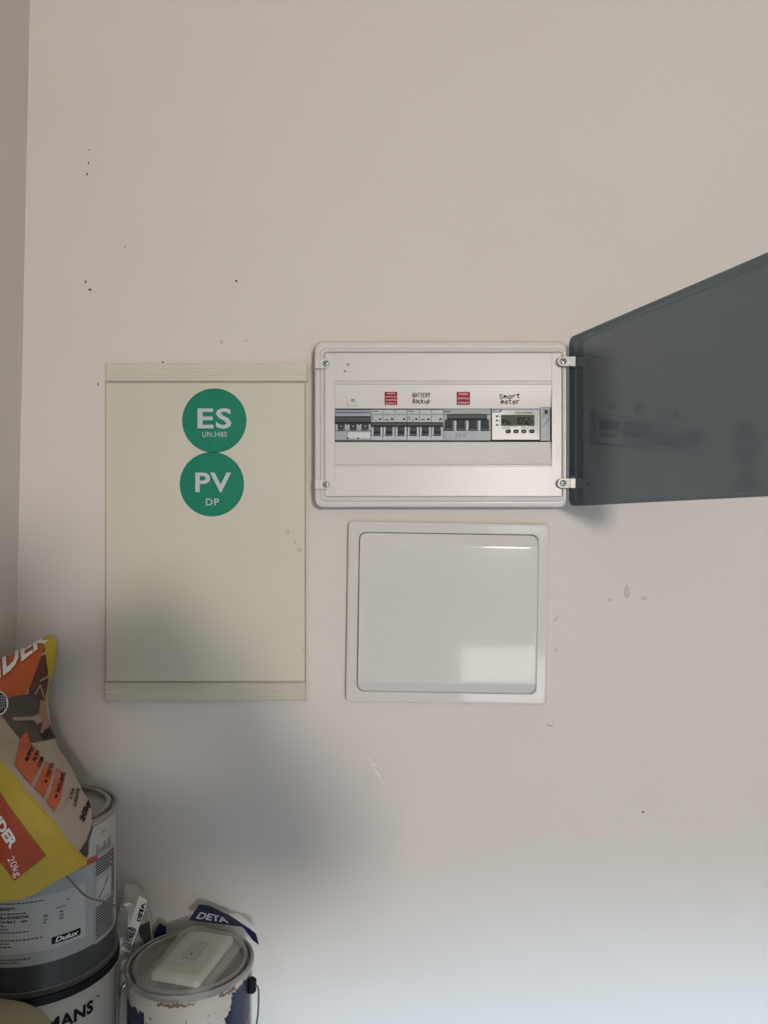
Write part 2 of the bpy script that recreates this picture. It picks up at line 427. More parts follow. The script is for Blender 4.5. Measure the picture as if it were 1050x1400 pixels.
# labels and handwriting on the cover
def cover_d(y):           # depth of the middle field at picture row y
    return .0392 if y < 524.6 else (.0378 - (y - 526) / 14 * .002 if y < 540 else .0358 - (y - 540) / 16 * .0023)
def on_cover(x, y, e=.0004):
    d = cover_d(y) + e
    return (wx(x, d), WALL - d, wz(y, d))
def red_label(x0, x1, y0, y1, lines, label):
    bm = NB(); ys = [y0 + (y1 - y0) * k / 4 for k in range(5)]
    for e in (.0002, .0008):
        pass
    loft(bm, [[on_cover(x, y, .0006) for y in ys] for x in (x0, x1)], False, False, closed=False)
    loft(bm, [[on_cover(x, y, .0001) for y in ys] for x in (x0, x1)], False, False, closed=False)
    o = obj('warning_label', bm, M_red, cu_); o['label'] = label
    bm = NB(); h = (y1 - y0) / len(lines)
    for k, s in enumerate(lines):
        w = (x1 - x0) * (.86 if len(s) > 5 else .62) / 2; cx = (x0 + x1) / 2; ya = y0 + h * k + h * .27; yb = ya + h * .46
        add_flat(bm, text2d(s, bold=-.004), lambda u, v: on_cover(cx - w + 2 * w * u, yb + (ya - yb) * v, .0010))
    obj('lettering', bm, M_wprint, o)
red_label(525.8, 543, 535.8, 553.6, ['MAIN', 'SWITCH', 'INVERTER', 'SUPPLY'], 'red label reading main switch inverter supply')
red_label(624.4, 642.6, 535.8, 553.6, ['MAIN', 'SWITCH', 'ALTERNATE'], 'red label reading main switch alternate')
GLY = {  # pen strokes in a 1 x 1 letter box, y up
 'B': [[(.15, 0), (.2, 1)], [(.1, .95), (.6, 1), (.75, .78), (.25, .52), (.8, .38), (.75, .1), (.15, 0)]],
 'A': [[(0, 0), (.4, 1), (.85, 0)], [(.15, .4), (.75, .38)]],
 'T': [[(.0, .95), (.9, 1)], [(.45, .97), (.4, 0)]],
 'E': [[(.8, .95), (.15, .9), (.15, .05), (.85, .08)], [(.15, .5), (.7, .52)]],
 'R': [[(.15, 0), (.15, 1), (.75, .85), (.7, .6), (.2, .5), (.85, 0)]],
 'Y': [[(.1, 1), (.45, .5)], [(.9, 1), (.45, .5), (.35, 0)]],
 'a': [[(.75, .6), (.4, .7), (.1, .35), (.3, .0), (.7, .2), (.8, .7), (.8, .0)]],
 'c': [[(.8, .6), (.45, .7), (.1, .35), (.35, 0), (.85, .1)]],
 'k': [[(.15, 1), (.15, 0)], [(.75, .7), (.2, .32), (.8, 0)]],
 'u': [[(.1, .65), (.15, .1), (.5, 0), (.8, .2), (.8, .65), (.82, 0)]],
 'p': [[(.15, .7), (.15, -.4)], [(.15, .6), (.6, .75), (.85, .45), (.6, .1), (.15, .15)]],
 'S': [[(.85, .85), (.5, 1), (.15, .8), (.4, .55), (.8, .35), (.6, .02), (.1, .1)]],
 'm': [[(.05, .0), (.1, .65)], [(.08, .45), (.3, .68), (.45, .0)], [(.46, .45), (.7, .68), (.9, .0)]],
 'r': [[(.15, .7), (.2, 0)], [(.2, .4), (.5, .7), (.85, .65)]],
 't': [[(.45, 1), (.4, .1), (.8, .05)], [(.05, .66), (.85, .72)]],
 'e': [[(.1, .35), (.8, .42), (.6, .7), (.2, .6), (.12, .2), (.5, 0), (.85, .15)]],
}
def handwriting(s, x0, x1, yb, h, w, slope=0.0):
    bm = NB(); cw = (x1 - x0) / len(s)
    for i, ch in enumerate(s):
        jx, jy = random.uniform(-.3, .3), random.uniform(-.4, .4)
        for st in GLY[ch]:
            pts = [(x0 + i * cw + jx + a * cw * .92, yb + jy + slope * i - b * h) for a, b in st]
            pts = [(p.x, p.y) for p in catmull([Vector((a, b, 0)) for a, b in pts], 4)]
            ribbon(bm, pts, w, lambda x, y: on_cover(x, y, .0005))
    obj('handwriting', bm, M_ink, cu_)
handwriting('BATTERY', 564, 589, 543.6, 6.0, .85, -.05)
handwriting('Backup', 564.5, 588, 551.2, 5.8, .95, -.02)
handwriting('Smart', 682.5, 712, 545.2, 6.0, 1.0, -.25)
handwriting('meter', 685, 711, 552.4, 6.4, 1.0, -.1)
bm = NB()
for (x0, x1, y) in ((480.5, 484.5, 546.0), (479.8, 486.2, 548.6)):
    add_flat(bm, text2d('MAIN' if y < 547 else 'SWITCH', bold=.01), lambda u, v: on_cover(x0 + (x1 - x0) * u, y + 1.0 - 2.0 * v))
obj('small_print', bm, M_ink, cu_)
bm = NB(); box(bm, *[wx(v, .038) for v in (475.2, 476.6)], WALL - .0385, WALL - .034, wz(554, .038), wz(548.5, .038)); box(bm, *[wx(v, .038) for v in (475.2, 488)], WALL - .0368, WALL - .034, wz(554, .036), wz(553.3, .036)); obj('clear_tape', bm, M_white, cu_)
bm = NB()
for k, (x0, x1, y0, y1) in enumerate(((473.6, 478, 496.6, 498.4), (474.8, 476.8, 499.2, 500.8), (470, 472.5, 506, 508))):
    [pbox(bm, x0 + (x1 - x0) * q_, x0 + (x1 - x0) * (q_ + .2), y0, y1, .0380, .0389) for q_ in (0, .4, .8)]
obj('small_print', bm, M_ink, cu_)
bm = NB(); pbox(bm, 470, 480.5, 508.2, 509.0, .038, .0391); obj('label_edge', bm, M_lgrey, cu_)
# embossed mark on the right cheek
M_emb = mat('embossed_plastic', (232, 229, 225), 0.3, var=.01)
bm = NB()
[pbox(bm, 760.6 + (k % 3) * .5, 765.0 - (k % 2) * .7, 604.5 + 3.1 * k, 606.4 + 3.1 * k, .0380, .0389, .0002) for k in range(10)]; obj('embossed_mark', bm, M_emb, cu_)

# ------------------------------------------------------------------ the row of DIN devices
def step_body(bm, x0, x1, prof):
    loft(bm, [[(wx(x, d), WALL - d, wz(y, d)) for y, d in prof] for x in (x0, x1)], True, True)

def device(name, label, x0, x1, group='DIN rail switchgear'):
    return thing(name, label, 'circuit breaker', (wx((x0 + x1) / 2), WALL - .027, wz(603)), group)

def lever(parent, x0, x1, y0, y1, down, mark=False):
    bm = NB(); d0_, d1_ = .0345, .0425
    if down: prof = [(y0, .034), (y0, .0375), (y0 + (y1 - y0) * .55, .0385), (y1 - 2.2, .0425), (y1, .0425), (y1, .034)]
    else: prof = [(y0, .034), (y0, .0425), (y0 + 2.2, .0425), (y0 + (y1 - y0) * .45, .0385), (y1, .0375), (y1, .034)]
    step_body(bm, x0, x1, prof)
    l = obj('lever', bm, M_dgrey, parent)
    if mark:
        bm = NB(); pbox(bm, (x0 + x1) / 2 - .7, (x0 + x1) / 2 + .7, y0 + 3.6, y1 - 1.2, .0375, .0392); obj('on_mark', bm, M_wprint, l)
    return l

# three-pole main switch with the blue stripe
A = device('main_switch', 'three-pole grey main switch with a blue stripe and bright foil label', 458, 507)
bm = NB(); step_body(bm, 458.2, 506.8, [(560.4, .024), (560.4, .0355), (561, .0362), (569, .0368), (570, .0345), (588.5, .0345), (589.5, .0362), (602, .0362), (602.8, .0355), (602.8, .024)]); obj('body', bm, M_grey, A)
bm = NB(); pbox(bm, 459.5, 505.5, 563, 564.6, .036, .0372); obj('blue_stripe', bm, M_blue, A)
bm = NB(); step_body(bm, 458.4, 506.6, [(569.8, .034), (569.8, .0405), (571, .0418), (576.5, .0418), (579, .0395), (579.4, .034)]); obj('tie_bar', bm, M_dgrey, A)
for k in range(3):
    cx = 466.6 + 16.3 * k
    lever(A, cx - 4.2, cx + 4.2, 578.6, 587.4, True, True)
    bm = NB(); pbox(bm, cx - 8, cx - 5, 580, 588.4, .033, .0368, .0004); pbox(bm, cx + 5, cx + 8, 580, 588.4, .033, .0368, .0004); obj('lever_guard', bm, M_lgrey, A)
    bm = NB(); pbox(bm, cx + 7.2, cx + 8.9, 579.6, 581, .035, .0372); obj('rivet', bm, M_black, A)
M_foil = mat('foil_label', (226, 228, 228), 0.18, metal=0.3, var=.06, scale=300)
bm = NB(); pbox(bm, 475.8, 506.2, 591, 599.2, .036, .0371); fo = obj('foil_label', bm, M_foil, A)
bm = NB()
for x in (475.5, 490): pbox(bm, x - 1, x + 1, 598.2, 600.4, .036, .0375)
obj('slot', bm, M_black, A)
bm = NB(); pbox(bm, 458.2, 506.8, 601.6, 603, .035, .0366); obj('bottom_edge', bm, M_dgrey, A)

def three_pole(x0, label):
    t = device('circuit_breaker', label, x0, x0 + 49.3)
    x1 = x0 + 49.3; w = 49.3 / 3
    for k in range(3):
        bm = NB(); a, b = x0 + w * k + .25, x0 + w * (k + 1) - .25
        step_body(bm, a, b, [(560.0, .024), (560.0, .0355), (560.6, .0365), (577, .037), (578.5, .0345), (595, .0345), (596, .0365), (602, .0365), (602.8, .0355), (602.8, .024)])
        p = obj('pole_body', bm, M_lgrey, t)
        bm = NB(); pbox(bm, a + .8, b - .8, 566, 567.2, .0355, .0374); obj('green_line', bm, M_lime, p)
        bm = NB(); pbox(bm, a + 10.6, a + 13.8, 572, 574, .0355, .0375); obj('indicator', bm, M_black, p)
        bm = NB(); pbox(bm, a + .3, a + 3.4, 583, 596, .033, .0375, .0004); pbox(bm, b - 3.4, b - .3, 583, 596, .033, .0375, .0004); obj('lever_guard', bm, M_lgrey, p)
        lever(t, a + 3.9, b - 3.9, 583, 595, True)
        bm = NB(); pbox(bm, a + 4.2, b - 4.2, 590.6, 591.2, .038, .0418); obj('lever_ridge', bm, M_black, p)
    bm = NB(); step_body(bm, x0 + .6, x1 - .6, [(577.4, .034), (577.4, .0400), (578.6, .0415), (581.5, .0415), (583.4, .0395), (583.6, .034)]); obj('tie_bar', bm, M_dgrey, t)
    bm = NB(); pbox(bm, x0 + 1.2, x0 + 9.5, 562, 562.9, .036, .0372)
    pbox(bm, x0 + 2, x0 + 3, 569, 574, .0365, .0373); pbox(bm, x0 + 5, x0 + 9, 575, 575.6, .0365, .0373); pbox(bm, x0 + 19, x0 + 24, 573, 574.4, .0365, .0373)
    obj('small_print', bm, M_grey if False else M_dgrey, t)
    bm = NB(); pbox(bm, x0 + .2, x1 - .2, 601.7, 603, .035, .0368); obj('bottom_edge', bm, M_dgrey, t)
    return t
three_pole(507.2, 'three-pole grey circuit breaker below the red main switch inverter label')
three_pole(556.8, 'three-pole grey circuit breaker below the battery backup handwriting')

D = device('isolator_switch', 'four-pole grey isolator switch between the breakers and the meter', 606, 671)
bm = NB(); step_body(bm, 606.4, 671, [(559.0, .024), (559.0, .0355), (559.6, .0365), (566, .037), (567, .0345), (587.5, .0345), (589, .0372), (602, .0368), (602.8, .0355), (602.8, .024)]); obj('body', bm, M_grey, D)
bm = NB(); step_body(bm, 613, 666, [(566.4, .034), (566.4, .0405), (567.6, .0418), (571.6, .0418), (574, .0398), (574.4, .034)]); obj('tie_bar', bm, M_dgrey, D)
for k in range(4):
    cx = 614 + 16.5 * k
    lever(D, cx - 5.1, cx + 5.1, 573.6, 588, True)
    if k < 3:
        bm = NB(); pbox(bm, cx + 6.3, cx + 10.2, 574.6, 588.6, .033, .0376, .0005); obj('lever_guard', bm, M_lgrey, D)
bm = NB(); [pbox(bm, x, x + 1.1, 561.7, 562.9, .0365, .0375) for x in (607.6, 609.2, 610.8, 612.4, 614.0)]; obj('small_print', bm, M_ink, D)
bm = NB()
for k, x in enumerate((623, 627.5, 632, 635.5)): pbox(bm, x, x + 2.2, 593.5 - (k % 2), 598, .0365, .0376)
pbox(bm, 608, 609, 592, 597, .0365, .0376); pbox(bm, 608, 617, 598.6, 599.1, .0365, .0376)
obj('etched_mark', bm, mat('etched_grey', (140, 142, 142), .5), D)
bm = NB(); pbox(bm, 606.4, 671, 601.7, 603, .035, .0370); obj('bottom_edge', bm, M_dgrey, D)

E = thing('energy_meter', 'white smart meter with a dark display reading Pb 1052 and four buttons', 'meter', (wx(705), WALL - .027, wz(602)), 'DIN rail switchgear')
bm = NB(); loft(bm, [prr(672.2, 738.2, 558, 601.6, .001, d) for d in (.022, .0375)] + [prr(673, 737.4, 558.8, 600.8, .001, .0385)]); obj('body', bm, M_white, E)
bm = NB(); pbox(bm, 673.6, 737, 559.2, 560.2, .038, .0391)
loft(bm, [[(wx(x, d), WALL - d, wz(y, d)) for x, y in ((673.6, 559.6), (687, 559.6), (684.2, 563.8), (673.6, 563.8))] for d in (.038, .0391)])
obj('blue_header', bm, M_blue, E)
bm = NB(); wall_text(bm, 'CHNT', 674.6, 683.2, 560.5, 563.0, .0394, bold=.03); obj('lettering', bm, M_wprint, E)
bm = NB(); wall_text(bm, 'DTSU666 Three Phase Meter', 704, 728.5, 563.2, 565.4, .0388, bold=.01); obj('small_print', bm, M_ink, E)
bm = NB(); loft(bm, [prr(685.2, 730.6, 567.2, 582.0, .0006, .038), prr(685.2, 730.6, 567.2, 582.0, .0006, .0392), prr(686, 729.8, 568, 581.2, .0004, .0394)]); lcd = obj('display', bm, M_lcd, E)
SEG = {'a': (.1, .9, .9, 1.0), 'b': (.88, 1, .55, .95), 'c': (.88, 1, .05, .45), 'd': (.1, .9, 0, .1), 'e': (0, .12, .05, .45), 'f': (0, .12, .55, .95), 'g': (.1, .9, .45, .55)}
DIG = {'P': 'abefg', 'b': 'cdefg', '1': 'bc', '0': 'abcdef', '5': 'acdfg', '2': 'abdeg', 'r': 'eg'}
bm = NB()
for ch, x0, wd_, y0, y1 in (('P', 687.2, 4.6, 573, 580), ('b', 693, 4.6, 573, 580), ('1', 704.2, 4.2, 571, 580), ('0', 709.4, 4.2, 571, 580), ('5', 714.8, 4.2, 571, 580), ('2', 720.2, 4.2, 571, 580), ('r', 725.8, 3, 573, 580)):
    for s in DIG[ch]:
        a, b, c, d_ = SEG[s]
        e = .09 if s in 'adg' else .0
        pbox(bm, x0 + wd_ * a - (0 if s in 'adg' else .15), x0 + wd_ * b + (0 if s in 'adg' else .15), y1 - (y1 - y0) * d_ - .15, y1 - (y1 - y0) * c + .15, .0393, .0397)
obj('display_digits', bm, M_lcdink, lcd)
bm = NB()
for y in (569.0, 574.8, 581.0): pbox(bm, 678.3, 681.0, y - 1, y + 1, .038, .0395, .0002)
obj('indicator_lamps', bm, M_black, E)
bm = NB()
for y in (569.0, 574.8, 581.0): pbox(bm, 682.2, 684, y - .5, y + .5, .038, .0389)
pbox(bm, 686, 708, 582.9, 583.5, .038, .0389); pbox(bm, 712, 718, 582.9, 583.5, .038, .0389); pbox(bm, 686, 697, 585.0, 585.6, .038, .0389); pbox(bm, 712, 722, 585.0, 585.6, .038, .0389)
for x in (722, 725, 728): pbox(bm, x, x + 1.2, 582.6, 583.6, .038, .0389)
obj('small_print', bm, M_dgrey, E)
for x in (695, 705.6, 716.3, 727.2):
    bm = NB(); loft(bm, [prr(x - 3.4, x + 3.4, 587.3, 592, .0018, d) for d in (.038, .0398)] + [prr(x - 2.9, x + 2.9, 587.8, 591.5, .0015, .0403)]); b_ = obj('button', bm, M_black, E)
    bm = NB(); wall_text(bm, {695: 'SET', 705.6: 'ESC'}.get(x, '>>'), x - 1.8, x + 1.8, 589, 590.4, .0404); obj('button_mark', bm, M_silver, b_)

G = thing('blanking_module', 'narrow grey blanking module with a small black window beside the meter', 'blank plate', (wx(745), WALL - .027, wz(603)), 'DIN rail switchgear')
bm = NB(); loft(bm, [prr(738.8, 752.4, 556.4, 603, .0006, d) for d in (.022, .0365)] + [prr(739.4, 751.8, 557, 602.4, .0006, .0372)]); obj('body', bm, M_grey, G)
bm = NB(); loft(bm, [prr(743.2, 750, 557.6, 567.2, .0004, d) for d in (.036, .0382)] + [prr(744, 749.2, 558.4, 566.4, .0003, .0376)]); wn = obj('window_frame', bm, M_lgrey, G)
bm = NB(); pbox(bm, 744.6, 748.8, 560.4, 566, .037, .0379); obj('window_slot', bm, M_black, wn)
bm = NB(); dd_ = .0373
for (x0, y0, x1, y1) in ((740.4, 584.5, 751.6, 572.5), (740.4, 572, 744, 567.5)):
    t = Vector((x1 - x0, y1 - y0)).normalized(); nn = Vector((-t.y, t.x)) * .35
    bm.faces.new([bm.verts.new((wx(a, dd_), WALL - dd_, wz(b, dd_))) for a, b in ((x0 + nn.x, y0 + nn.y), (x1 + nn.x, y1 + nn.y), (x1 - nn.x, y1 - nn.y), (x0 - nn.x, y0 - nn.y))])
obj('groove_line', bm, M_dgrey, G)

# ------------------------------------------------------------------ white access panel below
wp = thing('access_panel', 'glossy white square access panel with a domed cover, below the consumer unit', 'panel', (wx(611), WALL, wz(837)))
wp['local'] = 1
wp.rotation_euler = (0, RAD(0.9), 0)
K = WALL / F
hw, hh = 136.2 * K, 122.8 * K
bm = NB()
def lrr(ix, iz, r, d, oz=0): return [(x, -d, z + oz) for x, z in rr(-hw + ix, hw - ix, -hh + iz, hh - iz, r, 6)]
loft(bm, [lrr(0, 0, .007, 0), lrr(0, 0, .007, .009), lrr(.0012, .0012, .006, .0118), lrr(.004, .004, .0055, .0128), lrr(.0158, .0158, .009, .0128), lrr(.0172, .0172, .0095, .0115), lrr(.0178, .0178, .0095, .008)], False, False)
obj('frame', bm, M_gloss, wp, angle=14)
bm = NB()
dw, dh, r = hw - .0183, hh - .0183, .0095
zs = [dh - r * (1 - math.cos(RAD(a))) for a in range(0, 91, 15)] + [dh - .0135, dh - .0165, dh - .0182, dh - .0195, dh - .022, dh - .030]
zs += [dh - .030 - (2 * dh - .060) * k / 14 for k in range(1, 14)]
zs += [-dh + .026, -dh + .0185, -dh + .0160, -dh + .0145, -dh + .0125] + [-dh + r * (1 - math.cos(RAD(a))) for a in range(90, -1, -15)]
def pd(z):
    t = dh - z; b = z + dh
    base = .0115
    top = min(1.0, t / .0178); bot = min(1.0, b / .0150)
    sm = lambda q: q
    h = min(sm(top), sm(bot)) * .0062
    return base + h + .0012 * (1 - (z / dh) ** 2)
loops = []
NX = 14
for z in sorted(set(zs), reverse=True):
    e = max(0.0, r - (dh - abs(z))); ex = dw - (r - math.sqrt(max(r * r - e * e, 0)))
    xs = [-ex, -ex + .0006, -ex + .0016] + [(-ex + .004) + (2 * ex - .008) * k / NX for k in range(NX + 1)] + [ex - .0016, ex - .0006, ex]
    row = []
    for i, x in enumerate(xs):
        edge = min(x + ex, ex - x)
        drop = {0: .0014, 1: .0005, 2: .0001}.get(min(i, len(xs) - 1 - i), 0)
        row.append((x, -(pd(z) + .0010 * (1 - (x / dw) ** 2) - drop), z))
    row = [(row[0][0], -.008, z)] + row + [(row[-1][0], -.008, z)]
    loops.append(row)
loft(bm, loops, True, True, closed=True)
obj('domed_cover', bm, M_gloss, wp, angle=24)

# ------------------------------------------------------------------ corner bench and the cans on it
BT = CAMZ - 0.80                      # bench top
M_wood = mat('pine_board', (150, 118, 84), 0.6, var=0.15, scale=9)
bn = thing('work_bench', 'low wooden bench in the corner that carries the paint cans', 'bench', (-.36, .93, 0))
for k in range(4):
    y0 = .655 + k * .134
    obj('plank', box(NB(), -.568, -.150, y0, y0 + .130, BT - .03, BT, .002), M_wood, bn)
for x in (-.555, -.19):
    for y in (.68, 1.13): obj('leg', box(NB(), x, x + .04, y, y + .04, 0, BT - .03, .002), M_wood, bn)
for y in (.70, 1.14): obj('rail', box(NB(), -.55, -.17, y, y + .02, BT - .10, BT - .03, .002), M_wood, bn)

def cyl_fn(cx, cy, R, th0, z0):       # flat (metres right, metres up) wrapped on an upright cylinder
    return lambda x, z: (cx + R * math.sin(RAD(th0) + x / R), cy - R * math.cos(RAD(th0) + x / R), z0 + z)
def cyl_text(bm, s, fn, x, z, h, w=None, **k):
    vf = text2d(s, **k)
    if w is None: w = h * .72 * len(s)
    return add_flat(bm, vf, lambda u, v: fn(x + w * u, z + h * v))
def cyl_patch(bm, fn, x0, x1, z0, z1, n=24, ragged=0.0, seed=0):
    rnd = random.Random(seed)
    rows = []
    for k in range(n + 1):
        x = x0 + (x1 - x0) * k / n
        a, b = z0 + ragged * rnd.uniform(-1, 1), z1 + ragged * rnd.uniform(-1, 1)
        rows.append([fn(x + ragged * .3 * rnd.uniform(-1, 1), a + (b - a) * q) for q in (0, .5, 1)])
    loft(bm, rows, False, False, closed=False)
    return bm

M_canwhite = mat('can_white', (184, 173, 160), 0.38, var=0.03)
M_canblue = mat('can_blue_grey', (162, 162, 161), 0.38, var=0.02)
M_canband = mat('can_dark_band', (64, 66, 63), 0.36, var=0.04)
M_paper = mat('paper_label', (184, 183, 181), 0.5, var=0.015)
M_lidtin = mat('lid_tin', (150, 146, 138), 0.32, metal=0.35, var=0.05, scale=50)
M_navy = mat('navy_print', (20, 27, 56), 0.4, var=0.1)
M_redp = mat('red_print', (176, 48, 40), 0.4, var=0.06)

def can(name, label, cx, cy, R, ztop, zbot, body_m, lid_m, group='paint cans in the corner'):
    t = thing(name, label, 'paint can', (cx, cy, zbot), group)
    bm = NB()
    lathe(bm, [(R * .93, zbot), (R * 1.005, zbot), (R * 1.015, zbot + .004), (R * .985, zbot + .006), (R * .98, zbot + .008), (R * .98, ztop - .014), (R * .985, ztop - .010)], cx, cy, 72, cap_bottom=True)
    obj('body', bm, body_m, t)
    bm = NB(); lathe(bm, [(R * 1.006, zbot), (R * 1.017, zbot + .004), (R * .987, zbot + .0065)], cx, cy, 72); obj('bottom_seam', bm, M_canband if 'pale' in label else M_lidtin, t)
    bm = NB()                          # seamed rim with its gutter
    lathe(bm, [(R * .985, ztop - .010), (R * 1.02, ztop - .007), (R * 1.025, ztop - .003), (R * 1.0, ztop), (R * .965, ztop - .001), (R * .955, ztop - .007), (R * .90, ztop - .007), (R * .895, ztop - .001)], cx, cy, 72)
    obj('rim', bm, lid_m, t)
    bm = NB()
    lathe(bm, [(R * .93, ztop - .006), (R * .915, ztop + .0005), (R * .88, ztop + .0015), (R * .85, ztop + .0005), (R * .835, ztop - .004), (R * .70, ztop - .0042), (R * .68, ztop - .0034), (R * .3, ztop - .0032), (.001, ztop - .0030)], cx, cy, 72, cap_top=True)
    obj('lid', bm, lid_m, t)
    return t

# large pale can on top of the stack
GX, GY, GR = -.4690, 1.050, .0990
GT, GB = CAMZ - .381, CAMZ - .5835
g = can('paint_can', 'pale blue-grey paint can with paper tint label, top of the corner stack', GX, GY, GR, GT, GB, M_canwhite, M_lidtin)
RB = GR * .98
fn = cyl_fn(GX, GY, RB + .0006, 24, CAMZ)
fn2 = cyl_fn(GX, GY, RB + .0010, 24, CAMZ)
fn3 = cyl_fn(GX, GY, RB + .0014, 24, CAMZ)
rad = lambda deg: RAD(deg) * RB
obj('wrap_label', cyl_patch(NB(), fn, rad(-80), rad(41), -.544, -.436, 40), M_canblue, g)
obj('dark_band', cyl_patch(NB(), cyl_fn(GX, GY, RB + .0005, 24, CAMZ), rad(-150), rad(86), -.5765, -.5440, 60), M_canband, g)
obj('red_band', cyl_patch(NB(), fn2, rad(-80), rad(45), -.4375, -.4300, 30), M_redp, g)
pl = obj('data_panel', cyl_patch(NB(), fn, rad(41.5), rad(72), -.546, -.431, 16), M_canblue, g)
bm = NB()
for k in range(7): cyl_patch(bm, fn2, rad(43), rad(69 - (k * 5) % 9), -.4375 - k * .0032, -.4361 - k * .0032, 8)
for k in range(13): cyl_patch(bm, fn2, rad(43), rad(71 - (k * 7) % 5), -.5005 - k * .0033, -.4991 - k * .0033, 8)
for k in range(20): cyl_patch(bm, fn2, rad(65), rad(71), -.4400 - k * .0029, -.4388 - k * .0029, 3)
obj('small_print', bm, M_ink, pl)
obj('data_box', cyl_patch(NB(), fn2, rad(44), rad(63), -.4900, -.4640, 8), M_paper, pl)
bm = NB()
for a, b, c, d_ in ((46, -.488, 61, -.468), (47, -.4875, 52, -.480), (54, -.473, 60, -.466)):
    ribbon(bm, [(rad(a), b), (rad((a + c) / 2), (b + d_) / 2 + .001), (rad(c), d_)], .0009, lambda x, z: fn3(x, z))
obj('pen_mark', bm, M_ink, pl)
bm = NB()
for k in range(7):                    # looping script
    x_ = rad(44) + k * .0050; h_ = (.013, .006, .006, .012, .006, .013, .013)[k]
    ribbon(bm, [(x_, -.4285), (x_ + .003, -.4285 + h_), (x_ + .0012, -.4285 + h_ * .8), (x_ + .0026, -.4290), (x_ + .0050, -.4280)], .0009, lambda x, z: fn2(x, z))
ribbon(bm, [(rad(50), -.4060), (rad(52), -.4010), (rad(53), -.4050), (rad(55), -.4000), (rad(56), -.4040)], .0010, lambda x, z: fn2(x, z))
obj('lettering', bm, mat('brown_print', (74, 64, 56), .5), g)
# paper tint label with its print
lab = obj('paper_label', cyl_patch(NB(), fn2, rad(-80), rad(33), -.5275, -.4590, 36), M_paper, g)
bm = NB()
T = lambda s, deg, z, h, w, **k: cyl_text(bm, s, fn3, rad(deg), z, h, w, **k)
def greek(deg, z, w, h=.0011):        # a line of print too small to read, word by word
    x = 0.0; k = int(deg * 7 + z * 9000)
    while x < w:
        k += 1; l_ = .0022 + .0028 * ((k * 37) % 10) / 10
        cyl_patch(bm, fn3, rad(deg) + x, rad(deg) + min(w, x + l_), z, z + h, 2); x += l_ + .0011
greek(-28, -.4652, .052); greek(-28, -.4778, .032)
T('BUDGETTY', -28, -.4730, .0038, .0185, bold=.025)
T('Base: ROCK&STONE', -28, -.4835, .0034, .034, bold=.025)
T('Can Size: 2     Litre', -28, -.4885, .0034, .032, bold=.025)
for k in range(3): greek(-28, -.4930 - k * .0040, (.007, .010, .034)[k])
greek(-31, -.5108, .055); greek(-31, -.5148, .016); greek(-31, -.5188, .020)
for k, (a, b) in enumerate((('EE', '40'), ('LL', '12'), ('H', '30'))):
    T(a, 2, -.4860 - k * .0042, .0028, .0052 if len(a) > 1 else .0026, bold=.02); T(b, 13, -.4860 - k * .0042 + .0006, .0028, .0048, bold=.02)
greek(11, -.4788, .0105); greek(18, -.4714, .0036); greek(-30, -.5348, .04); greek(-31, -.5384, .028)
obj('label_print', bm, M_ink, lab)
dl = obj('brand_block', cyl_patch(NB(), cyl_fn(GX, GY, RB + .0013, 24, CAMZ), rad(7.5), rad(29), -.5225, -.5135, 10), M_black, lab)
bm = NB(); cyl_text(bm, 'Dulux', cyl_fn(GX, GY, RB + .0018, 24, CAMZ), rad(10), -.5208, .0062, .0295, bold=.03, shear=.25); obj('lettering', bm, M_wprint, dl)
# carrying wire
bm = NB(); tube(bm, catmull([at(78, 1186, .940), at(94, 1201, .938), at(108, 1216, .945), at(121, 1227, .958), at(140, 1232, .985), at(158, 1238, 1.02), at(170, 1240, 1.04)], 6), .0013); obj('wire_handle', bm, M_steel, g)

# lower can of the stack
LT, LB = GB - .0015, BT
l = can('paint_can', 'white paint can with black lid and bold black lettering, bottom of the corner stack', GX, GY, GR, LT, LB, M_canwhite, M_black)
bm = NB(); lathe(bm, [(GR * .99, LT - .0105), (GR * 1.03, LT - .009), (GR * 1.035, LT - .003), (GR * 1.02, LT + .0006), (GR * .95, LT + .0006)], GX, GY, 72); obj('lid_skirt', bm, M_black, l)
bm = NB(); f4 = cyl_fn(GX, GY, RB + .0012, 24, CAMZ)
cyl_text(bm, 'RMANS', f4, rad(-5), -.6320, .0165, .077, bold=.035, spacing=1.05)
cyl_text(bm, 'TM', f4, rad(43), -.6185, .0030, .0065, bold=.01)
obj('lettering', bm, M_ink, l)

# cream bucket at the very edge
bk = thing('cream_bucket', 'cream plastic bucket with a rounded lid in front of the stacked cans', 'bucket', (-.462, .815, BT))
cz = CAMZ - .562; M_bucket = mat('cream_plastic', (164, 154, 120), .45, var=.03)
bm = NB(); lathe(bm, [(.082, BT), (.090, BT + .003), (.098, cz - .025)], -.462, .815, 56, cap_bottom=True); obj('body', bm, M_bucket, bk)
bm = NB(); lathe(bm, [(.098, cz - .028), (.1035, cz - .026), (.1045, cz - .006), (.1020, cz + .001), (.095, cz + .006), (.07, cz + .011), (.04, cz + .013), (.001, cz + .0135)], -.462, .815, 56, cap_top=True); obj('lid', bm, M_bucket, bk)

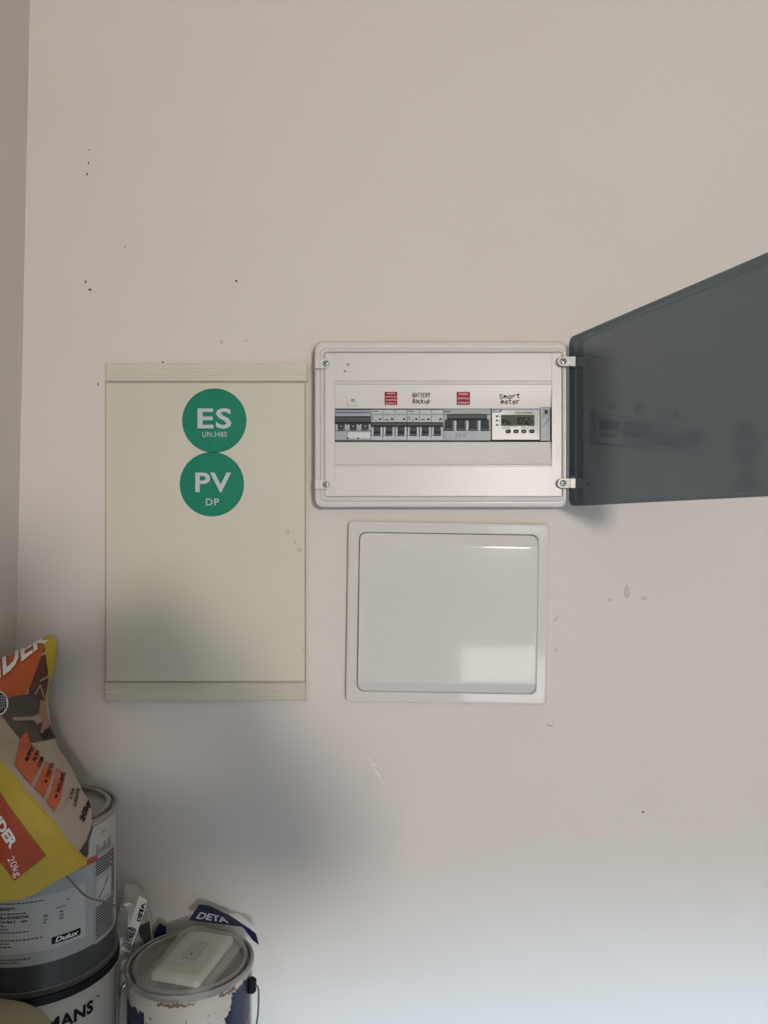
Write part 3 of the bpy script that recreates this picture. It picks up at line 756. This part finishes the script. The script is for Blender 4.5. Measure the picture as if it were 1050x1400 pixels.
# smaller white can in front on the right
SX, SY, SR = -.2735, 1.0870, .0865
ST, SB = CAMZ - .6085, BT
s = can('paint_can', 'small battered white paint can with torn navy label and a switch plate on its lid', SX, SY, SR, ST, SB, M_canwhite, M_lidtin)
RS = SR * .98
sf = lambda e: cyl_fn(SX, SY, RS + e, 14, CAMZ)
rs = lambda deg: RAD(deg) * RS
def cyl_torn(fn_, pts, cell=.0011, seed=0, rag=.0035):
    # a torn sheet on the cylinder: the cells of a fine grid that lie inside a ragged outline
    rnd_ = random.Random(seed); P_ = []
    for (a, b), (c, d_) in zip(pts, pts[1:] + pts[:1]):
        n_ = max(2, int(math.hypot(c - a, d_ - b) / .003))
        for k in range(n_): P_.append((a + (c - a) * k / n_ + rnd_.uniform(-rag, rag) * .6, b + (d_ - b) * k / n_ + rnd_.uniform(-rag, rag)))
    def inside(x, y):
        r_ = False
        for (a, b), (c, d_) in zip(P_, P_[1:] + P_[:1]):
            if (b > y) != (d_ > y) and x < (c - a) * (y - b) / (d_ - b) + a: r_ = not r_
        return r_
    b_ = NB(); vv = {}
    x0, x1 = min(p[0] for p in P_), max(p[0] for p in P_); z0, z1 = min(p[1] for p in P_), max(p[1] for p in P_)
    def gv_(i, j):
        if (i, j) not in vv: vv[i, j] = b_.verts.new(fn_(x0 + i * cell, z0 + j * cell))
        return vv[i, j]
    for i in range(int((x1 - x0) / cell)):
        for j in range(int((z1 - z0) / cell)):
            if inside(x0 + (i + .5) * cell, z0 + (j + .5) * cell): b_.faces.new((gv_(i, j), gv_(i + 1, j), gv_(i + 1, j + 1), gv_(i, j + 1)))
    return b_
obj('navy_patch', cyl_torn(sf(.0005), [(rs(40), -.627), (rs(52), -.624), (rs(70), -.624), (rs(70), -.692), (rs(52), -.698), (rs(34), -.706), (rs(36), -.672), (rs(31), -.655), (rs(38), -.645)], seed=3), M_navy, s)
obj('navy_patch', cyl_patch(NB(), sf(.0004), rs(-92), rs(-44), -.79, -.640, 16, .004, 5), M_navy, s)
obj('red_patch', cyl_torn(sf(.0008), [(rs(32), -.709), (rs(34), -.698), (rs(52), -.690), (rs(66), -.683), (rs(66), -.692), (rs(50), -.702)], seed=8, rag=.0015), M_redp, s)
obj('red_patch', cyl_patch(NB(), sf(.0007), rs(-60), rs(-30), -.79, -.700, 14, .0015, 9), M_redp, s)
obj('torn_patch', cyl_patch(NB(), sf(.0006), rs(72), rs(90), -.79, -.630, 8, .001, 12), M_canblue, s)
bm = NB(); rnd = random.Random(4)
for k in range(70):
    a, z = rnd.gauss(-38, 9), rnd.gauss(-.668, .012); w = rnd.uniform(.0006, .003)
    cyl_patch(bm, sf(.0009), rs(a), rs(a) + w, z, z + rnd.uniform(.0005, .003), 1, .0006, k)
for k in range(22):
    a, z = rnd.uniform(-20, 34), rnd.uniform(-.69, -.640); w = rnd.uniform(.0005, .0018)
    cyl_patch(bm, sf(.0009), rs(a), rs(a) + w, z, z + rnd.uniform(.0005, .0012), 1, .0004, k)
obj('print_flecks', bm, M_ink, s)
M_glue = mat('brown_paper', (116, 92, 70), .8, var=.15, scale=120)
for a, b in ((-30, 4), (26, 44)): obj('torn_edge', cyl_patch(NB(), sf(.0012), rs(a), rs(b), -.6235, -.6195, 18, .0018, int(a)), M_glue, s)
bm = NB(); ea = 84
ex, ey = SX + math.sin(RAD(ea)) * SR * 1.02, SY - math.cos(RAD(ea)) * SR * 1.02
lathe(bm, [(.0050, ST - .041), (.0066, ST - .039), (.0070, ST - .024), (.0052, ST - .022)], ex, ey, 18, cap_bottom=True, cap_top=True); obj('handle_ear', bm, M_black, s)
bm = NB(); e0 = Vector((ex + .0085, ey - .002, ST - .032))
tube(bm, catmull([e0 + Vector((-.010, .002, .002)), e0, e0 + Vector((.0025, -.004, -.012)), e0 + Vector((.0015, -.010, -.04)), e0 + Vector((-.006, -.02, -.075)), e0 + Vector((-.03, -.055, -.11)), Vector((SX, SY - .105, BT + .012)), Vector((SX - .075, SY - .065, BT + .05)), Vector((SX - .097, SY - .012, ST - .05)), Vector((SX - .092, SY + .01, ST - .032))], 6), .0013); obj('wire_handle', bm, M_steel, s)

# white switch plate lying on the lid, in its clear wrapper
LZ = ST + .0022
pc = [Vector((-.2890, 1.150, 0)), Vector((-.2200, 1.131, 0)), Vector((-.2457, 1.013, 0)), Vector((-.3147, 1.032, 0))]
ctr = sum(pc, Vector()) / 4; pu = (pc[1] - pc[0]).normalized(); pv = (pc[0] - pc[3]).normalized()
sp = thing('switch_plate', 'white plastic switch plate in clear wrap on the small can lid', 'switch plate', (ctr.x, ctr.y, LZ))
M_plate = mat('ivory_switch_plastic', (212, 204, 188), .35, var=.01)
def ploop(hx, hy, r, z): return [ctr + pu * a + pv * b + Vector((0, 0, LZ + z)) for a, b in rr(-hx, hx, -hy, hy, r, 5)]
bm = NB(); loft(bm, [ploop(.0358, .0590, .005, 0), ploop(.0362, .0594, .005, .004), ploop(.0350, .0580, .005, .0075), ploop(.0290, .0520, .004, .0105), ploop(.0275, .0500, .004, .0108)], True); obj('face_plate', bm, M_plate, sp)
bm = NB(); loft(bm, [[ctr + pu * a + pv * (b + .004) + Vector((0, 0, LZ + z)) for a, b in rr(-h1, h1, -h2, h2, .001, 3)] for h1, h2, z in ((.0115, .0235, .0100), (.0115, .0235, .0118), (.0105, .0225, .0112))]); wi = obj('rocker_window', bm, mat('pale_grey_insert', (176, 176, 164), .35), sp)
bm = NB(); q = ctr + pu * -.001 + pv * -.006; lathe(bm, [(.0016, LZ + .0112), (.0014, LZ + .0122), (.0004, LZ + .0124)], q.x, q.y, 12, cap_top=True); obj('indicator_dot', bm, M_black, wi)
bm = NB()
for a, b in ((-.020, .006),):
    vv = [ctr + pu * x + pv * y + Vector((0, 0, LZ + .0112)) for x, y in ((-.024, -.0335), (.006, -.0335), (.006, -.0340), (-.024, -.0340))]
    bm.faces.new([bm.verts.new(v) for v in vv])
obj('seam_line', bm, M_dgrey, sp)
M_film = clear_mat('clear_wrap', (.90, .90, .885), milk=(226, 224, 216), milk_amount=.20, rough=.10, ior=1.8)
bm = NB(); NXf, NYf = 26, 34; gv = []
for j in range(NYf + 1):
    row = []
    for i in range(NXf + 1):
        a = -.050 + .104 * i / NXf; b = -.087 + .152 * j / NYf
        ox = max(abs(a) - .0355, 0); oy = max(abs(b) - .0585, 0); o_ = math.hypot(ox, oy)
        h = .0122 * max(0.0, 1 - o_ / .015) ** 1.2
        p = ctr + pu * a + pv * b
        rr_ = math.hypot(p.x - SX, p.y - SY)
        z = LZ + .0006 + h + .0034 * mnoise.noise(Vector((a * 90, b * 90, 3))) * (1 if o_ > 0 else .2) + (.0018 if o_ > 0 else .0006)
        if rr_ > SR * .90: z = max(z, ST + .0035)
        if rr_ > SR * 1.06: z -= (rr_ - SR * 1.06) * 1.0
        row.append(bm.verts.new((p.x, p.y, z)))
    gv.append(row)
for j in range(NYf):
    for i in range(NXf): bm.faces.new((gv[j][i], gv[j][i + 1], gv[j + 1][i + 1], gv[j + 1][i]))
wr = obj('clear_wrapper', bm, M_film, sp, angle=22); wr['label'] = 'crinkled clear plastic wrapper'

# navy header card of the wrapper, folded up behind the plate
hc = thing('header_card', 'navy blue folded header card with silver lettering behind the switch plate', 'card', (-.25, 1.16, LZ))
def card_pt(u, v):         # u along the fold, v up the card
    lo = at(258, 1258, 1.150).lerp(at(338, 1268, 1.140), u)
    hi = at(272, 1237, 1.168).lerp(at(312, 1248, 1.172), u)
    p = lo.lerp(hi, v); p.y += .004 * math.sin(u * 5) * v
    return p
bm = NB(); rows = []
for e in (0, .0006):
    pass
N_ = 12
fr = [[card_pt(i / N_, j / 5) for i in range(N_ + 1)] for j in range(6)]
loft(bm, fr, False, False, closed=False)
bkf = [[p + Vector((0, .0007, 0)) for p in r_] for r_ in fr]
loft(bm, bkf, False, False, closed=False)
M_card = mat('navy_card', (16, 18, 62), .4, var=.06)
hcm = obj('card_sheet', bm, M_card, hc, recalc=False)
bm = NB(); add_flat(bm, text2d('DETA', bold=.03, shear=.2), lambda u, v: card_pt(.10 + .62 * u, .14 + .42 * v) + Vector((0, -.0008, .0004))); obj('lettering', bm, M_silver, hcm)
for pts in ([at(210, 1290, 1.168), at(211, 1274, 1.168), at(218, 1262, 1.168), at(227, 1267, 1.168), at(228, 1290, 1.168)], [at(326, 1263, 1.142), at(340, 1269, 1.132), at(350, 1277, 1.122), at(354, 1292, 1.115), at(345, 1285, 1.115), at(334, 1270, 1.135)]):
    bm = NB(); loft(bm, [[p for p in pts], [p + Vector((0, .0008, 0)) for p in pts]], True); obj('card_corner', bm, M_card, hc)

# crumpled clear bag with a barcode strip, wedged between the cans
cbg = thing('plastic_bag', 'crumpled clear plastic bag with a barcode strip between the cans', 'bag', (-.345, 1.13, BT))
M_bag = clear_mat('clear_poly_bag', (.88, .88, .86), milk=(232, 230, 220), milk_amount=.26, rough=.22, ior=1.75)
ol = [(168, 1211, 186, 1209, 1.165), (168, 1222, 197, 1224, 1.16), (165, 1236, 202, 1238, 1.155), (160, 1252, 206, 1255, 1.15), (155, 1270, 208, 1272, 1.145), (151, 1292, 206, 1290, 1.14), (153, 1308, 196, 1306, 1.135), (157, 1322, 182, 1322, 1.13), (160, 1345, 178, 1345, 1.12), (160, 1400, 178, 1400, 1.12)]
bm = NB(); loops = []; nn_ = 18
pl_ = catmull([Vector((a, b, 0)) for a, b, c, d_, D_ in ol], 4); pr_ = catmull([Vector((c, d_, 0)) for a, b, c, d_, D_ in ol], 4); pD = catmull([Vector((D_, 0, 0)) for a, b, c, d_, D_ in ol], 4)
for k, (a, b, c) in enumerate(zip(pl_, pr_, pD)):
    A_ = at(a.x, a.y, c.x + .010); B_ = at(b.x, b.y, c.x + .016); th = .004 + .011 * math.sin(math.pi * min(1, k / (len(pl_) * .9)))
    lp = []
    for i in range(nn_):
        t = i / nn_ * 2 * math.pi
        p = A_.lerp(B_, .5 - .5 * math.cos(t)) + Vector((0, -th * math.sin(t), 0))
        p += Vector((0, .0085 * mnoise.noise(p * 70) , .005 * mnoise.noise(p * 60 + Vector((9, 1, 2)))))
        p += Vector((.003 * mnoise.noise(p * 50 + Vector((4, 4, 4))), 0, 0))
        lp.append(p)
    loops.append(lp)
loft(bm, loops, True, True); pbm = bm.copy(); bgo = obj('clear_sheet', bm, M_bag, cbg, angle=16)
bmesh.ops.triangulate(pbm, faces=pbm.faces[:]); bvh = BVHTree.FromBMesh(pbm); pbm.free()
CAM0 = Vector((0, 0, CAMZ))
def hit(bv, x, y, lift):
    d_ = (at(x, y, 1.0) - CAM0).normalized()
    loc, nor, idx, dist = bv.ray_cast(CAM0, d_)
    if loc is None: return None
    if nor.dot(d_) > 0: nor = -nor
    return loc + nor * lift - d_ * lift * .5
def decal(bv, polys, lift=.0006, step=3.0):
    """print laid on a curved sheet: flat polygons (verts, faces) cut fine and pressed on to the surface"""
    b2 = NB()
    for vs_, fs in polys:
        vv = [b2.verts.new((x, y, 0)) for x, y in vs_]
        for f in fs:
            try: b2.faces.new([vv[i] for i in f])
            except ValueError: pass
    bmesh.ops.triangulate(b2, faces=b2.faces[:])
    for _ in range(5):
        es = [e for e in b2.edges if e.calc_length() > step]
        if not es: break
        bmesh.ops.subdivide_edges(b2, edges=es, cuts=1); bmesh.ops.triangulate(b2, faces=b2.faces[:])
    dead = []
    for v in b2.verts:
        h = hit(bv, v.co.x, v.co.y, lift)
        if h is None: dead.append(v)
        else: v.co = h
    if dead: bmesh.ops.delete(b2, geom=dead, context='VERTS')
    bad = [f for f in b2.faces if max(e.calc_length() for e in f.edges) > .03]
    if bad: bmesh.ops.delete(b2, geom=bad, context='FACES')
    return b2
def poly(*pts): return (list(pts), [tuple(range(len(pts)))])
def qtext(s, bl, br, tr, tl, **k):
    vs_, fs = text2d(s, **k)
    return ([((bl[0] * (1 - u) + br[0] * u) * (1 - v) + (tl[0] * (1 - u) + tr[0] * u) * v, (bl[1] * (1 - u) + br[1] * u) * (1 - v) + (tl[1] * (1 - u) + tr[1] * u) * v) for u, v in vs_], fs)
st = obj('barcode_strip', decal(bvh, [poly((190, 1225), (200, 1230), (199, 1240), (190, 1268), (177, 1303), (165, 1298), (178, 1262))], .0012, 2.5), M_wprint, cbg, recalc=False)
Lb = lambda t, w: (172.5 + (192 - 172.5) * t + w * 10.5, 1296 + (1238 - 1296) * t + w * 4.0)
bars = []
rnd = random.Random(11); t = .02
while t < .46:
    w = rnd.choice((.008, .012, .02)); bars.append(poly(Lb(t, -.55), Lb(t, .45), Lb(t + w, .45), Lb(t + w, -.55))); t += w + rnd.choice((.01, .016))
obj('barcode', decal(bvh, bars, .0019, 2.5), M_ink, st, recalc=False)
obj('lettering', decal(bvh, [qtext('DETA', (191.5, 1260), (198.4, 1236), (193.6, 1234.6), (186.7, 1258.6), bold=.05)], .0019, 2.5), M_ink, st, recalc=False)
bm = NB(); pts = [at(190, 1268, 1.146), at(203, 1262, 1.146), at(205, 1285, 1.146), at(192, 1296, 1.146)]
loft(bm, [pts, [p + Vector((0, .006, 0)) for p in pts]], True); obj('packed_insert', bm, mat('charcoal_plastic', (58, 60, 58), .4), cbg)

# ------------------------------------------------------------------ bag of render slumped on the can
rbg = thing('render_bag', 'yellow orange and white bag of render marked 20kg slumped on the top can', 'bag', (GX, GY, GT + .004))
# rows along the bag: front-left, front-right, back-right, back-left corners (column, row, distance)
ROWS = [
    ((-60, 925, 1.040), (66, 868, 1.160), (60, 872, 1.180), (-70, 955, 1.060)),
    ((-75, 940, 1.000), (76, 872, 1.135), (74, 884, 1.175), (-88, 1010, 1.020)),
    ((-80, 965, .970), (74, 905, 1.120), (70, 920, 1.165), (-96, 1080, .990)),
    ((-78, 985, .945), (64, 957, 1.100), (58, 975, 1.150), (-98, 1150, .950)),
    ((-60, 1000, .920), (77, 1010, 1.085), (70, 1035, 1.140), (-98, 1210, .905)),
    ((-25, 1016, .905), (96, 1048, 1.070), (88, 1062, 1.125), (-70, 1234, .880)),
    ((12, 1051, .895), (113, 1081, 1.045), (100, 1083, 1.090), (-5, 1233, .865)),
    ((48, 1094, .890), (124, 1110, 1.000), (112, 1110, 1.020), (38, 1225, .868)),
    ((86, 1138, .888), (127, 1134, .955), (116, 1138, .962), (80, 1203, .872)),
    ((119, 1175, .886), (120, 1162, .908), (116, 1164, .910), (119, 1182, .880)),
]
def lerp(a, b, t): return a + (b - a) * t
ctl = []
for ri, rw in enumerate(ROWS):
    fl, fr_, br, bl = [at(*c) for c in rw]
    q = math.sin(math.pi * min(1, max(0, (ri + .6) / (len(ROWS) - .2))))
    nf = (fr_ - fl).cross(fl - bl).normalized()
    if nf.dot(CAM0 - fl) < 0: nf = -nf
    ng = (fl - bl).cross(Vector((1, 0, 0))).normalized()
    if ng.dot(CAM0 - fl) < 0: ng = -ng
    b_ = .016 * q
    ring = [fl, fl.lerp(fr_, .25) + nf * b_ * .7, fl.lerp(fr_, .5) + nf * b_ * 1.0, fl.lerp(fr_, .78) + nf * b_ * .8, fr_,
            fr_.lerp(br, .5) + Vector((.002 * q, 0, 0)), br, br.lerp(bl, .5), bl, bl.lerp(fl, .3) + ng * .010 * q, bl.lerp(fl, .7) + ng * .006 * q]
    ctl.append(ring)
nr = len(ctl[0])
cols = [catmull([r_[i] for r_ in ctl], 5) for i in range(nr)]
loops = []
for k in range(len(cols[0])):
    ring = [cols[i][k] for i in range(nr)]
    segs = [(0, 1, 2, 3, 4), (4, 5, 6), (6, 7, 8), (8, 9, 10, 0)]
    lp = []
    for sgi, sg in enumerate(segs):
        c = catmull([ring[i] for i in sg], 4); lp += c[:-1]
    lp = [p + Vector((1, 1, 1)) * 0.0022 * mnoise.noise(p * 38) for p in lp]
    for p in lp:                       # the sack rests on the lid, it does not sink in
        if math.hypot(p.x - GX, p.y - GY) < GR * 1.32: p.z = max(p.z, GT + .004)
        p.x = max(p.x, lx(p.z) + .004); p.y = min(p.y, WALL - .004)
    loops.append(lp)
M_bagwhite = mat('bag_white', (172, 156, 140), .45, var=.02)
M_bagyel = mat('bag_yellow', (188, 158, 42), .40, var=.03)
M_bagor = mat('bag_orange', (190, 84, 32), .40, var=.03)
M_bagor2 = mat('bag_orange_red', (170, 62, 26), .40, var=.04)
M_bagphoto = mat('bag_photo_grey', (72, 62, 56), .4, var=.12, scale=25)
M_brick = mat('bag_photo_brick', (88, 40, 32), .4, var=.1, scale=60)
M_mortar = mat('bag_photo_mortar', (164, 138, 126), .4, var=.05)
M_skin = mat('bag_photo_skin', (158, 116, 96), .4, var=.06)
bm = NB(); loft(bm, loops, True, True)
bm.faces.ensure_lookup_table()
nl = len(loops[0])
fi = 0
for k in range(len(loops) - 1):
    for i in range(nl):
        bm.faces[fi].material_index = 0 if i < 16 else (1 if (i >= 32 or (i < 24 and k < 16)) else 0)
        fi += 1
for f in bm.faces[fi:]: f.material_index = 1
pbm = bm.copy(); bmesh.ops.triangulate(pbm, faces=pbm.faces[:]); bvr = BVHTree.FromBMesh(pbm); pbm.free()
sack = obj('sack', bm, [M_bagwhite, M_bagyel], rbg, angle=70)
def pr(name, polys, m, lift, parent=None, step=3.0): return obj(name, decal(bvr, polys, lift, step), m, parent or sack, recalc=False, smooth=True, angle=80)
pr('orange_field', [poly((-60, 880), (64, 862), (66, 872), (61, 880), (55, 900), (47, 922), (41, 937), (35, 950), (20, 952), (8, 954), (-50, 972))], M_bagor, .0006)
pr('brick_photo', [poly((66.5, 873), (71, 884), (70, 905), (65, 930), (60, 957), (48, 954), (35, 950), (41, 937), (47, 922), (55, 900), (61, 880))], M_brick, .0006)
mort = []
def strip(w, *p):
    for a, b in zip(p, p[1:]):
        t = Vector((b[0] - a[0], b[1] - a[1])).normalized(); n_ = Vector((-t.y, t.x)) * w / 2
        mort.append(poly((a[0] + n_.x, a[1] + n_.y), (b[0] + n_.x, b[1] + n_.y), (b[0] - n_.x, b[1] - n_.y), (a[0] - n_.x, a[1] - n_.y)))
strip(3.2, (56, 896), (69, 888)); strip(2.2, (69, 889), (65, 925)); strip(2.6, (65, 925), (54, 931)); strip(2.0, (54.5, 936), (59, 954)); strip(2.0, (54.5, 936), (47, 950)); strip(2.5, (38, 942), (36, 950))
pr('mortar_lines', mort, M_mortar, .0010)
pr('yellow_edge', [poly((60, 858), (76, 858), (82, 880), (76, 920), (63, 962), (61, 957), (66, 930), (71, 905), (72, 884), (67, 872), (58, 866))], M_bagyel, .0011)
pr('trowel_photo', [poly((6, 956), (20, 951), (35, 950), (48, 953), (60, 957), (63, 975), (69, 992), (78, 1010), (60, 1013), (42, 1016), (30, 1013), (16, 996), (2, 978), (2, 960))], M_bagphoto, .0006)
pr('trowel_shade', [poly((54, 1005), (66, 996), (76, 1008), (60, 1012))], M_black, .0009)
pr('trowel_handle', [poly((18, 981), (44, 980), (52, 976), (58, 986), (50, 991), (45, 985), (18, 986), (16, 983.5))], M_mortar, .0010)
pr('hand_print', [poly((54, 957), (60, 958), (63, 975), (68, 990), (64, 996), (60, 998), (56, 1004), (54, 1002), (57, 990), (54, 980), (52, 975), (55, 970))], M_skin, .0012)
pr('maker_oval', [poly(*[(-3 + 13.5 * math.cos(6.283 * k / 24), 962 + 17 * math.sin(6.283 * k / 24)) for k in range(24)])], M_wprint, .0012)
pr('maker_oval', [poly(*[(-3 + 11.5 * math.cos(6.283 * k / 24), 962 + 15 * math.sin(6.283 * k / 24)) for k in range(24)])], M_navy, .0016)
mort = []
for a in range(-2, 8, 3): strip(.8, (a, 952), (a + 1, 972))
for b in range(953, 973, 4): strip(.8, (-4, b), (7, b - 2))
pr('maker_mark', mort, M_canblue, .0020)
pr('lettering', [qtext('RENDER', (-57.5, 976), (69.5, 877.5), (67.5, 867.5), (-57.5, 902), bold=.05)], M_bagor2, .0010)
pr('lettering', [qtext('RENDER', (-60, 974), (67, 876), (65, 866), (-60, 900), bold=.03)], M_wprint, .0014)
for pts in (((35.3, 1000.4), (38, 1004), (40, 1015), (55.7, 1035.7), (58.5, 1041), (50, 1058), (41.8, 1072.9), (30, 1059), (19.5, 1046), (30.7, 1030), (27.9, 1008.8)),
            ((62, 1041), (70.6, 1047), (74, 1052), (68, 1070), (60, 1091), (45.5, 1076.6), (55, 1060)),
            ((77, 1050.6), (84.5, 1054), (88, 1069), (81.7, 1095), (74.3, 1110), (63.2, 1096), (71, 1078))):
    pr('orange_panel', [poly(*pts)], M_bagor, .0007)
def tl_(s, x, y, L, h, deg, **k):
    a = RAD(deg); dx, dy = math.cos(a), -math.sin(a); ux, uy = -math.sin(a), -math.cos(a)
    return qtext(s, (x, y), (x + dx * L, y + dy * L), (x + dx * L + ux * h, y + dy * L + uy * h), (x + ux * h, y + uy * h), **k)
pr('bullet_print', [poly((33, 1038), (37, 1035), (39, 1039), (35, 1042)), tl_('SPEC', 40, 1036, 16, 5.4, 62, bold=.03), tl_('ACRY', 47.5, 1042.5, 17, 5.4, 64, bold=.03), tl_('COM', 54, 1050, 14, 5.4, 66, bold=.03),
                    poly((59.5, 1070), (62.5, 1066), (64, 1069), (61, 1072)), tl_('FAST TO', 66.5, 1064, 20, 5.6, 68, bold=.03),
                    poly((74, 1091), (76, 1086), (78, 1089), (76, 1092)), tl_('INCLUDES', 81, 1084, 28, 5.6, 72, bold=.03)], M_ink, .0012, step=2.0)
pr('dark_gap', [poly((127, 1118), (130, 1140), (128, 1180), (117, 1172), (108, 1164), (118, 1150), (124, 1134))], mat('bag_dark_gap', (30, 36, 32), .5), .0009)  # darkness of the gap beneath the bag's end, painted on the sack
pr('fold_line', [poly((84, 1108), (91, 1092), (95, 1078), (96, 1078), (92, 1093), (85, 1109))], M_mortar, .0009)
pr('guarantee_print', [tl_('10 YEAR', 97.5, 1094, 16, 4.4, 74, bold=.03), tl_('GUARANTEE', 103.5, 1104, 26, 4.6, 78, bold=.03)], M_ink, .0012, step=2.0)
pr('weight_print', [tl_('20kg', 116, 1126, 31, 10, 70, bold=.04, shear=.2)], M_ink, .0012, step=2.0)
# left gusset: orange box and its print
pr('orange_box', [poly((-60, 1003), (0, 1084), (20, 1113), (41, 1142), (63, 1169.5), (40, 1188), (19.5, 1204), (0, 1178), (-60, 1098))], M_bagor2, .0007)
pr('lettering', [qtext('RENDER', (-26, 1097), (14.5, 1161.5), (25, 1151.5), (-15, 1087), bold=.05)], M_wprint, .0012, step=2.0)
pr('lettering', [qtext('20kg', (7.5, 1176), (19.5, 1201), (30.5, 1194), (18.5, 1169), bold=.0)], M_wprint, .0012, step=2.0)

# ------------------------------------------------------------------ the photographer, seen only in the gloss of the white panel
PXo, PYo = -.04, -.50
ph_x = 0.0
V = {'pel': ((0, 0, .88), .150), 'wai': ((0, .01, 1.02), .140), 'che': ((0, .02, 1.19), .155), 'nck': ((0, .01, 1.345), .062), 'hd0': ((0, .035, 1.405), .078), 'hd1': ((0, .035, 1.47), .094), 'hd2': ((0, .03, 1.515), .066),
     'shL': ((-.180, .01, 1.285), .078), 'elL': ((-.31, .13, 1.13), .060), 'wrL': ((-.040, .36, 1.35), .038), 'haL': ((-.015, .42, 1.40), .028),
     'shR': ((.180, .01, 1.285), .085), 'elR': ((.338, .12, 1.215), .066), 'wrR': ((.165, .36, 1.34), .040), 'haR': ((.120, .42, 1.40), .028),
     'hpL': ((-.09, 0, .82), .095), 'knL': ((-.10, .01, .48), .062), 'anL': ((-.11, -.02, .09), .042), 'toL': ((-.12, .13, .035), .035),
     'hpR': ((.09, 0, .82), .095), 'knR': ((.11, .01, .48), .062), 'anR': ((.12, -.02, .09), .042), 'toR': ((.13, .13, .035), .035)}
ED = ['pel wai', 'wai che', 'che nck', 'nck hd0', 'hd0 hd1', 'hd1 hd2', 'che shL', 'shL elL', 'elL wrL', 'wrL haL', 'che shR', 'shR elR', 'elR wrR', 'wrR haR',
      'pel hpL', 'hpL knL', 'knL anL', 'anL toL', 'pel hpR', 'hpR knR', 'knR anR', 'anR toR']
for sd, sg in (('L', 1), ('R', -1)):           # four fingers and a thumb curled on the phone
    hx, hy, hz = V['ha' + sd][0]
    for k in range(4):
        V['f%s%da' % (sd, k)] = ((hx + sg * .014, hy + .030, hz + .034 - .021 * k), .0088)
        V['f%s%db' % (sd, k)] = ((hx + sg * (.034 + .003 * (k % 2)), hy + .038, hz + .036 - .021 * k), .0078)
        ED += ['ha%s f%s%da' % (sd, sd, k), 'f%s%da f%s%db' % (sd, k, sd, k)]
    V['t%sa' % sd] = ((hx + sg * .012, hy - .012, hz + .020), .0100); V['t%sb' % sd] = ((hx + sg * .034, hy - .006, hz + .036), .0085)
    ED += ['ha%s t%sa' % (sd, sd), 't%sa t%sb' % (sd, sd)]
names = list(V)
me = bpy.data.meshes.new('body')
me.from_pydata([(p[0] + PXo, p[1] + PYo, p[2]) for p, r in V.values()], [tuple(names.index(a) for a in e.split()) for e in ED], [])
body = bpy.data.objects.new('body', me); COL.objects.link(body)
md = body.modifiers.new('skin', 'SKIN'); md.use_smooth_shade = True
for i, n_ in enumerate(names):
    sv = me.skin_vertices[0].data[i]; r_ = V[n_][1]
    sv.radius = (r_ * (1.15 if n_ in ('pel', 'wai', 'che') else 1), r_ * (.75 if n_ in ('pel', 'wai', 'che') else 1)); sv.use_root = (n_ == 'pel')
body.modifiers.new('sub', 'SUBSURF').levels = 2; body.modifiers['sub'].render_levels = 2
bm = NB(); bm.from_object(body, bpy.context.evaluated_depsgraph_get()); bpy.data.objects.remove(body)
M_cloth = mat('dark_workwear', (62, 66, 74), .85, var=.1, scale=40); M_face = mat('bare_skin', (188, 146, 122), .55, var=.04)
M_hair = mat('dark_hair', (46, 36, 30), .7, var=.1)
for f in bm.faces:
    c = f.calc_center_median(); x, y, z = c.x - PXo, c.y - PYo, c.z
    f.material_index = 1 if (z > 1.345 or (y > .33)) else 0
    f.smooth = True
pe = thing('person', 'person in dark clothes photographing, a faint silhouette reflected in the glossy white panel', 'person', (PXo, PYo, 0))
bd = obj('body', bm, [M_cloth, M_face], pe, angle=80)
bm = NB(); bmesh.ops.create_uvsphere(bm, u_segments=20, v_segments=14, radius=.092)
for v in bm.verts:
    v.co = Vector((v.co.x * .92, v.co.y * 1.08, v.co.z * 1.0))
    if v.co.y > .035 and v.co.z < .045: v.co.y = .035
    if v.co.z < -.045: v.co.z = -.045
    v.co += Vector((PXo, PYo + .012, 1.488))
obj('hair', bm, M_hair, pe)
for s_ in (-1, 1):
    bm = NB(); bmesh.ops.create_uvsphere(bm, u_segments=10, v_segments=8, radius=.011, matrix=Matrix.Translation((PXo + s_ * .032, PYo + .118, 1.470))); obj('eye', bm, M_wprint, pe)
bm = NB(); bmesh.ops.create_cone(bm, segments=10, radius1=.016, radius2=.006, depth=.045, cap_ends=True, matrix=Matrix.Translation((PXo, PYo + .130, 1.445)) @ Matrix.Rotation(RAD(-18), 4, 'X')); obj('nose', bm, M_face, pe)
bm = NB(); box(bm, PXo - .024, PXo + .024, PYo + .108, PYo + .120, 1.405, 1.413, .003); obj('mouth', bm, mat('lips', (160, 96, 88), .5), pe)
phn = thing('phone', 'dark phone held up by the person whose reflection shows in the panel', 'phone', (0, -.03, 1.375))
bm = NB(); loft(bm, [[(a, y, b) for a, b in rr(-.037 + i_, .037 - i_, CAMZ - .130 + i_, CAMZ + .025 - i_, .009, 5)] for y, i_ in ((-.040, .001), (-.039, 0), (-.033, 0), (-.032, .001))], True); obj('phone_body', bm, M_black, phn)
bm = NB(); box(bm, -.012, .012, -.032, -.030, CAMZ - .012, CAMZ + .014, .0005); obj('camera_bump', bm, M_dgrey, phn)
